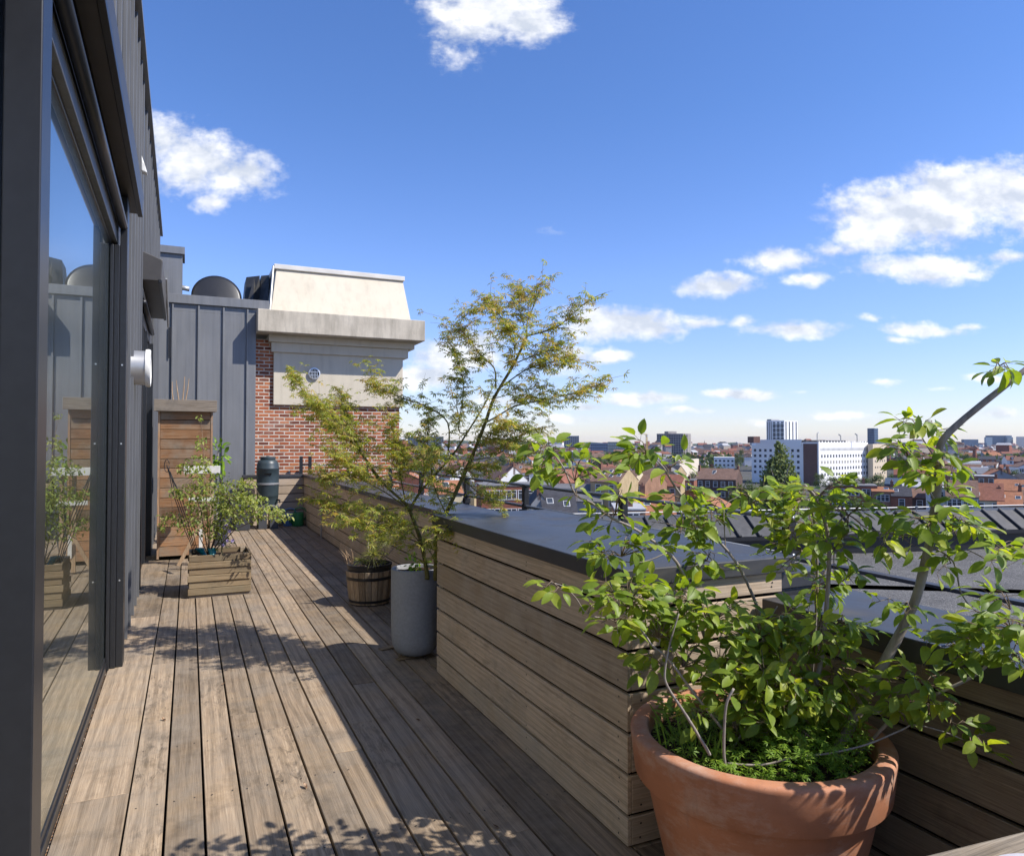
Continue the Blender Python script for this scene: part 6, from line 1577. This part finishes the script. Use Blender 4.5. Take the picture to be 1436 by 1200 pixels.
el_ = vm('DOT_PRODUCT', d0, (0,0,1)).outputs['Value']
tr_ = N_.new('ShaderNodeValToRGB'); LK(el_, tr_.inputs[0]); e_r = tr_.color_ramp.elements
e_r[0].position = .0; e_r[0].color = (.60,.59,.71,1); e_r[1].position = .42; e_r[1].color = (.72,.72,.87,1); x_ = e_r.new(.10); x_.color = (.71,.67,.84,1); x_ = e_r.new(.22); x_.color = (.79,.745,.91,1)
LK(tr_.outputs[0], TN.inputs[7])
def nz_(vec, sc, det=6, ro=.6, scale=(1,1.5,1), off=(0,0,0)):
    mp = N_.new('ShaderNodeMapping'); LK(vec, mp.inputs[0]); mp.inputs['Scale'].default_value = scale; mp.inputs['Location'].default_value = off
    n = N_.new('ShaderNodeTexNoise'); LK(mp.outputs[0], n.inputs['Vector']); n.inputs['Scale'].default_value = sc; n.inputs['Detail'].default_value = det; n.inputs['Roughness'].default_value = ro
    return n
wv = nz_(P2, 7, 3).outputs['Color']
Pw = vm('MULTIPLY_ADD', wv, (.05,.03,0), P2).outputs[0]; Pw = vm('SUBTRACT', Pw, (.025,.015,0)).outputs[0]
CLOUDS = [(690,12,105,48,1.0),(745,35,60,32,.85),(640,50,40,50,.45),(660,100,20,14,.2),
 (265,225,70,50,1.0),(335,245,65,38,.95),(295,285,28,16,.7),(225,200,45,40,.8),
 (1280,300,130,52,1.1),(1390,270,90,48,1.1),(1330,265,80,40,1.0),(1440,290,60,50,1.0),(1230,330,70,28,.9),(1290,375,105,22,1.0),(1100,366,62,18,.85),(1160,350,40,14,.6),(1420,365,32,10,.7),(1360,385,40,12,.5),
 (1005,400,55,18,1.0),(1132,395,34,15,.8),(870,455,92,26,1.2),(830,445,60,18,.9),(905,460,54,18,1.0),(985,448,38,10,.8),(1045,452,26,10,.65),(1115,463,72,14,1.0),(1290,462,66,11,.85),(1258,478,24,6,.5),(1222,446,28,7,.55),(1360,455,24,6,.5),
 (640,502,80,26,1.1),(600,530,56,20,1.1),(670,480,44,24,.9),(850,500,36,14,1.1),(800,497,34,13,.9),(800,520,60,14,.4),(900,560,66,10,1.0),(1035,552,58,9,1.0),(820,567,30,7,.8),(1190,580,56,7,.8),(1160,581,34,6,.7),(960,577,46,6,.6),(780,585,70,10,.65),(680,560,70,14,.65),(1260,585,50,6,.55),(1080,590,50,6,.5),(780,323,26,6,.16),(1380,532,40,8,.8),(1240,538,28,6,.65),(1400,580,44,8,.65),(1320,548,20,3,.3),(1130,548,30,3,.25)]
acc = None
for (px, py, rx, ry, am) in CLOUDS:
    r_ = ray(px, py); dd = r_.x*H0.x + r_.y*H0.y; u0 = (r_.x*R0.x + r_.y*R0.y)/dd; v0 = r_.z/dd
    ax, ay = rx/1000*1.25, ry/1000*1.25
    q = vm('MULTIPLY_ADD', Pw, (1/ax, 1/ay, 0), (-u0/ax, -v0/ay, 0)).outputs[0]
    L_ = vm('LENGTH', q).outputs['Value']
    e = mm('MULTIPLY_ADD', L_, -am, am)        # 1 at the middle, 0 at the rim, negative outside
    acc = e if acc is None else mm('SMOOTH_MAX', acc, e, .12) if False else mm('MAXIMUM', acc, e)
n1 = nz_(P2, 15, 9, .56).outputs['Fac']; n2 = nz_(P2, 15, 9, .56, off=(.010, .028, 0)).outputs['Fac']
nf = nz_(P2, 48, 8, .6, scale=(1,1.35,1)).outputs['Fac']
den = mm('ADD', acc, mm('ADD', mm('MULTIPLY', mm('SUBTRACT', n1, .5), 1.0), mm('MULTIPLY', mm('SUBTRACT', nf, .5), .8)))
fac = N_.new('ShaderNodeMapRange'); fac.interpolation_type = 'SMOOTHSTEP'; LK(den, fac.inputs[0]); fac.inputs[1].default_value = .05; fac.inputs[2].default_value = .7
front = mm('GREATER_THAN', vm('DOT_PRODUCT', d0, tuple(H0)).outputs['Value'], .1)
fc = mm('MULTIPLY', mm('MULTIPLY', fac.outputs[0], front), .93)
# lit tops / greyer undersides from the density gradient towards the sun side
sh_ = N_.new('ShaderNodeMapRange'); LK(mm('SUBTRACT', n1, n2), sh_.inputs[0]); sh_.inputs[1].default_value = -.16; sh_.inputs[2].default_value = .14
thick = N_.new('ShaderNodeMapRange'); LK(den, thick.inputs[0]); thick.inputs[1].default_value = .3; thick.inputs[2].default_value = 1.3
lit = mm('SUBTRACT', sh_.outputs[0], mm('MULTIPLY', thick.outputs[0], .10), None, True)
cc = N_.new('ShaderNodeMix'); cc.data_type = 'RGBA'; LK(lit, cc.inputs[0]); cc.inputs[6].default_value = (3.1,3.35,3.8,1); cc.inputs[7].default_value = (5.2,5.2,5.2,1)
mxs = N_.new('ShaderNodeMix'); mxs.data_type = 'RGBA'; LK(fc, mxs.inputs[0]); LK(hs.outputs[0], mxs.inputs[6]); LK(cc.outputs[2], mxs.inputs[7])
LK(mxs.outputs[2], bg.inputs[0])

scene.render.engine = 'CYCLES'
scene.view_settings.view_transform = 'Standard'; scene.view_settings.look = 'None'; scene.view_settings.exposure = .63; scene.view_settings.gamma = 1
scene.cycles.use_denoising = True
try: scene.cycles.denoiser = 'OPENIMAGEDENOISE'
except Exception: pass
scene.cycles.max_bounces = 8; scene.cycles.diffuse_bounces = 4; scene.cycles.glossy_bounces = 4; scene.cycles.transmission_bounces = 4; scene.cycles.transparent_max_bounces = 6; scene.cycles.volume_bounces = 0
scene.cycles.caustics_reflective = True; scene.cycles.caustics_refractive = False; scene.cycles.sample_clamp_indirect = 6
scene.render.film_transparent = False

import os
if os.environ.get('LABCHK'):
    from collections import Counter
    cnt_ = Counter(o['label'] for o in scene.objects if o.parent is None and 'label' in o)
    for k, v in cnt_.items():
        if len(k.split()) > 16 or len(k.split()) < 4: print('LONG', k)
        if v > 1: print('DUP', v, k)
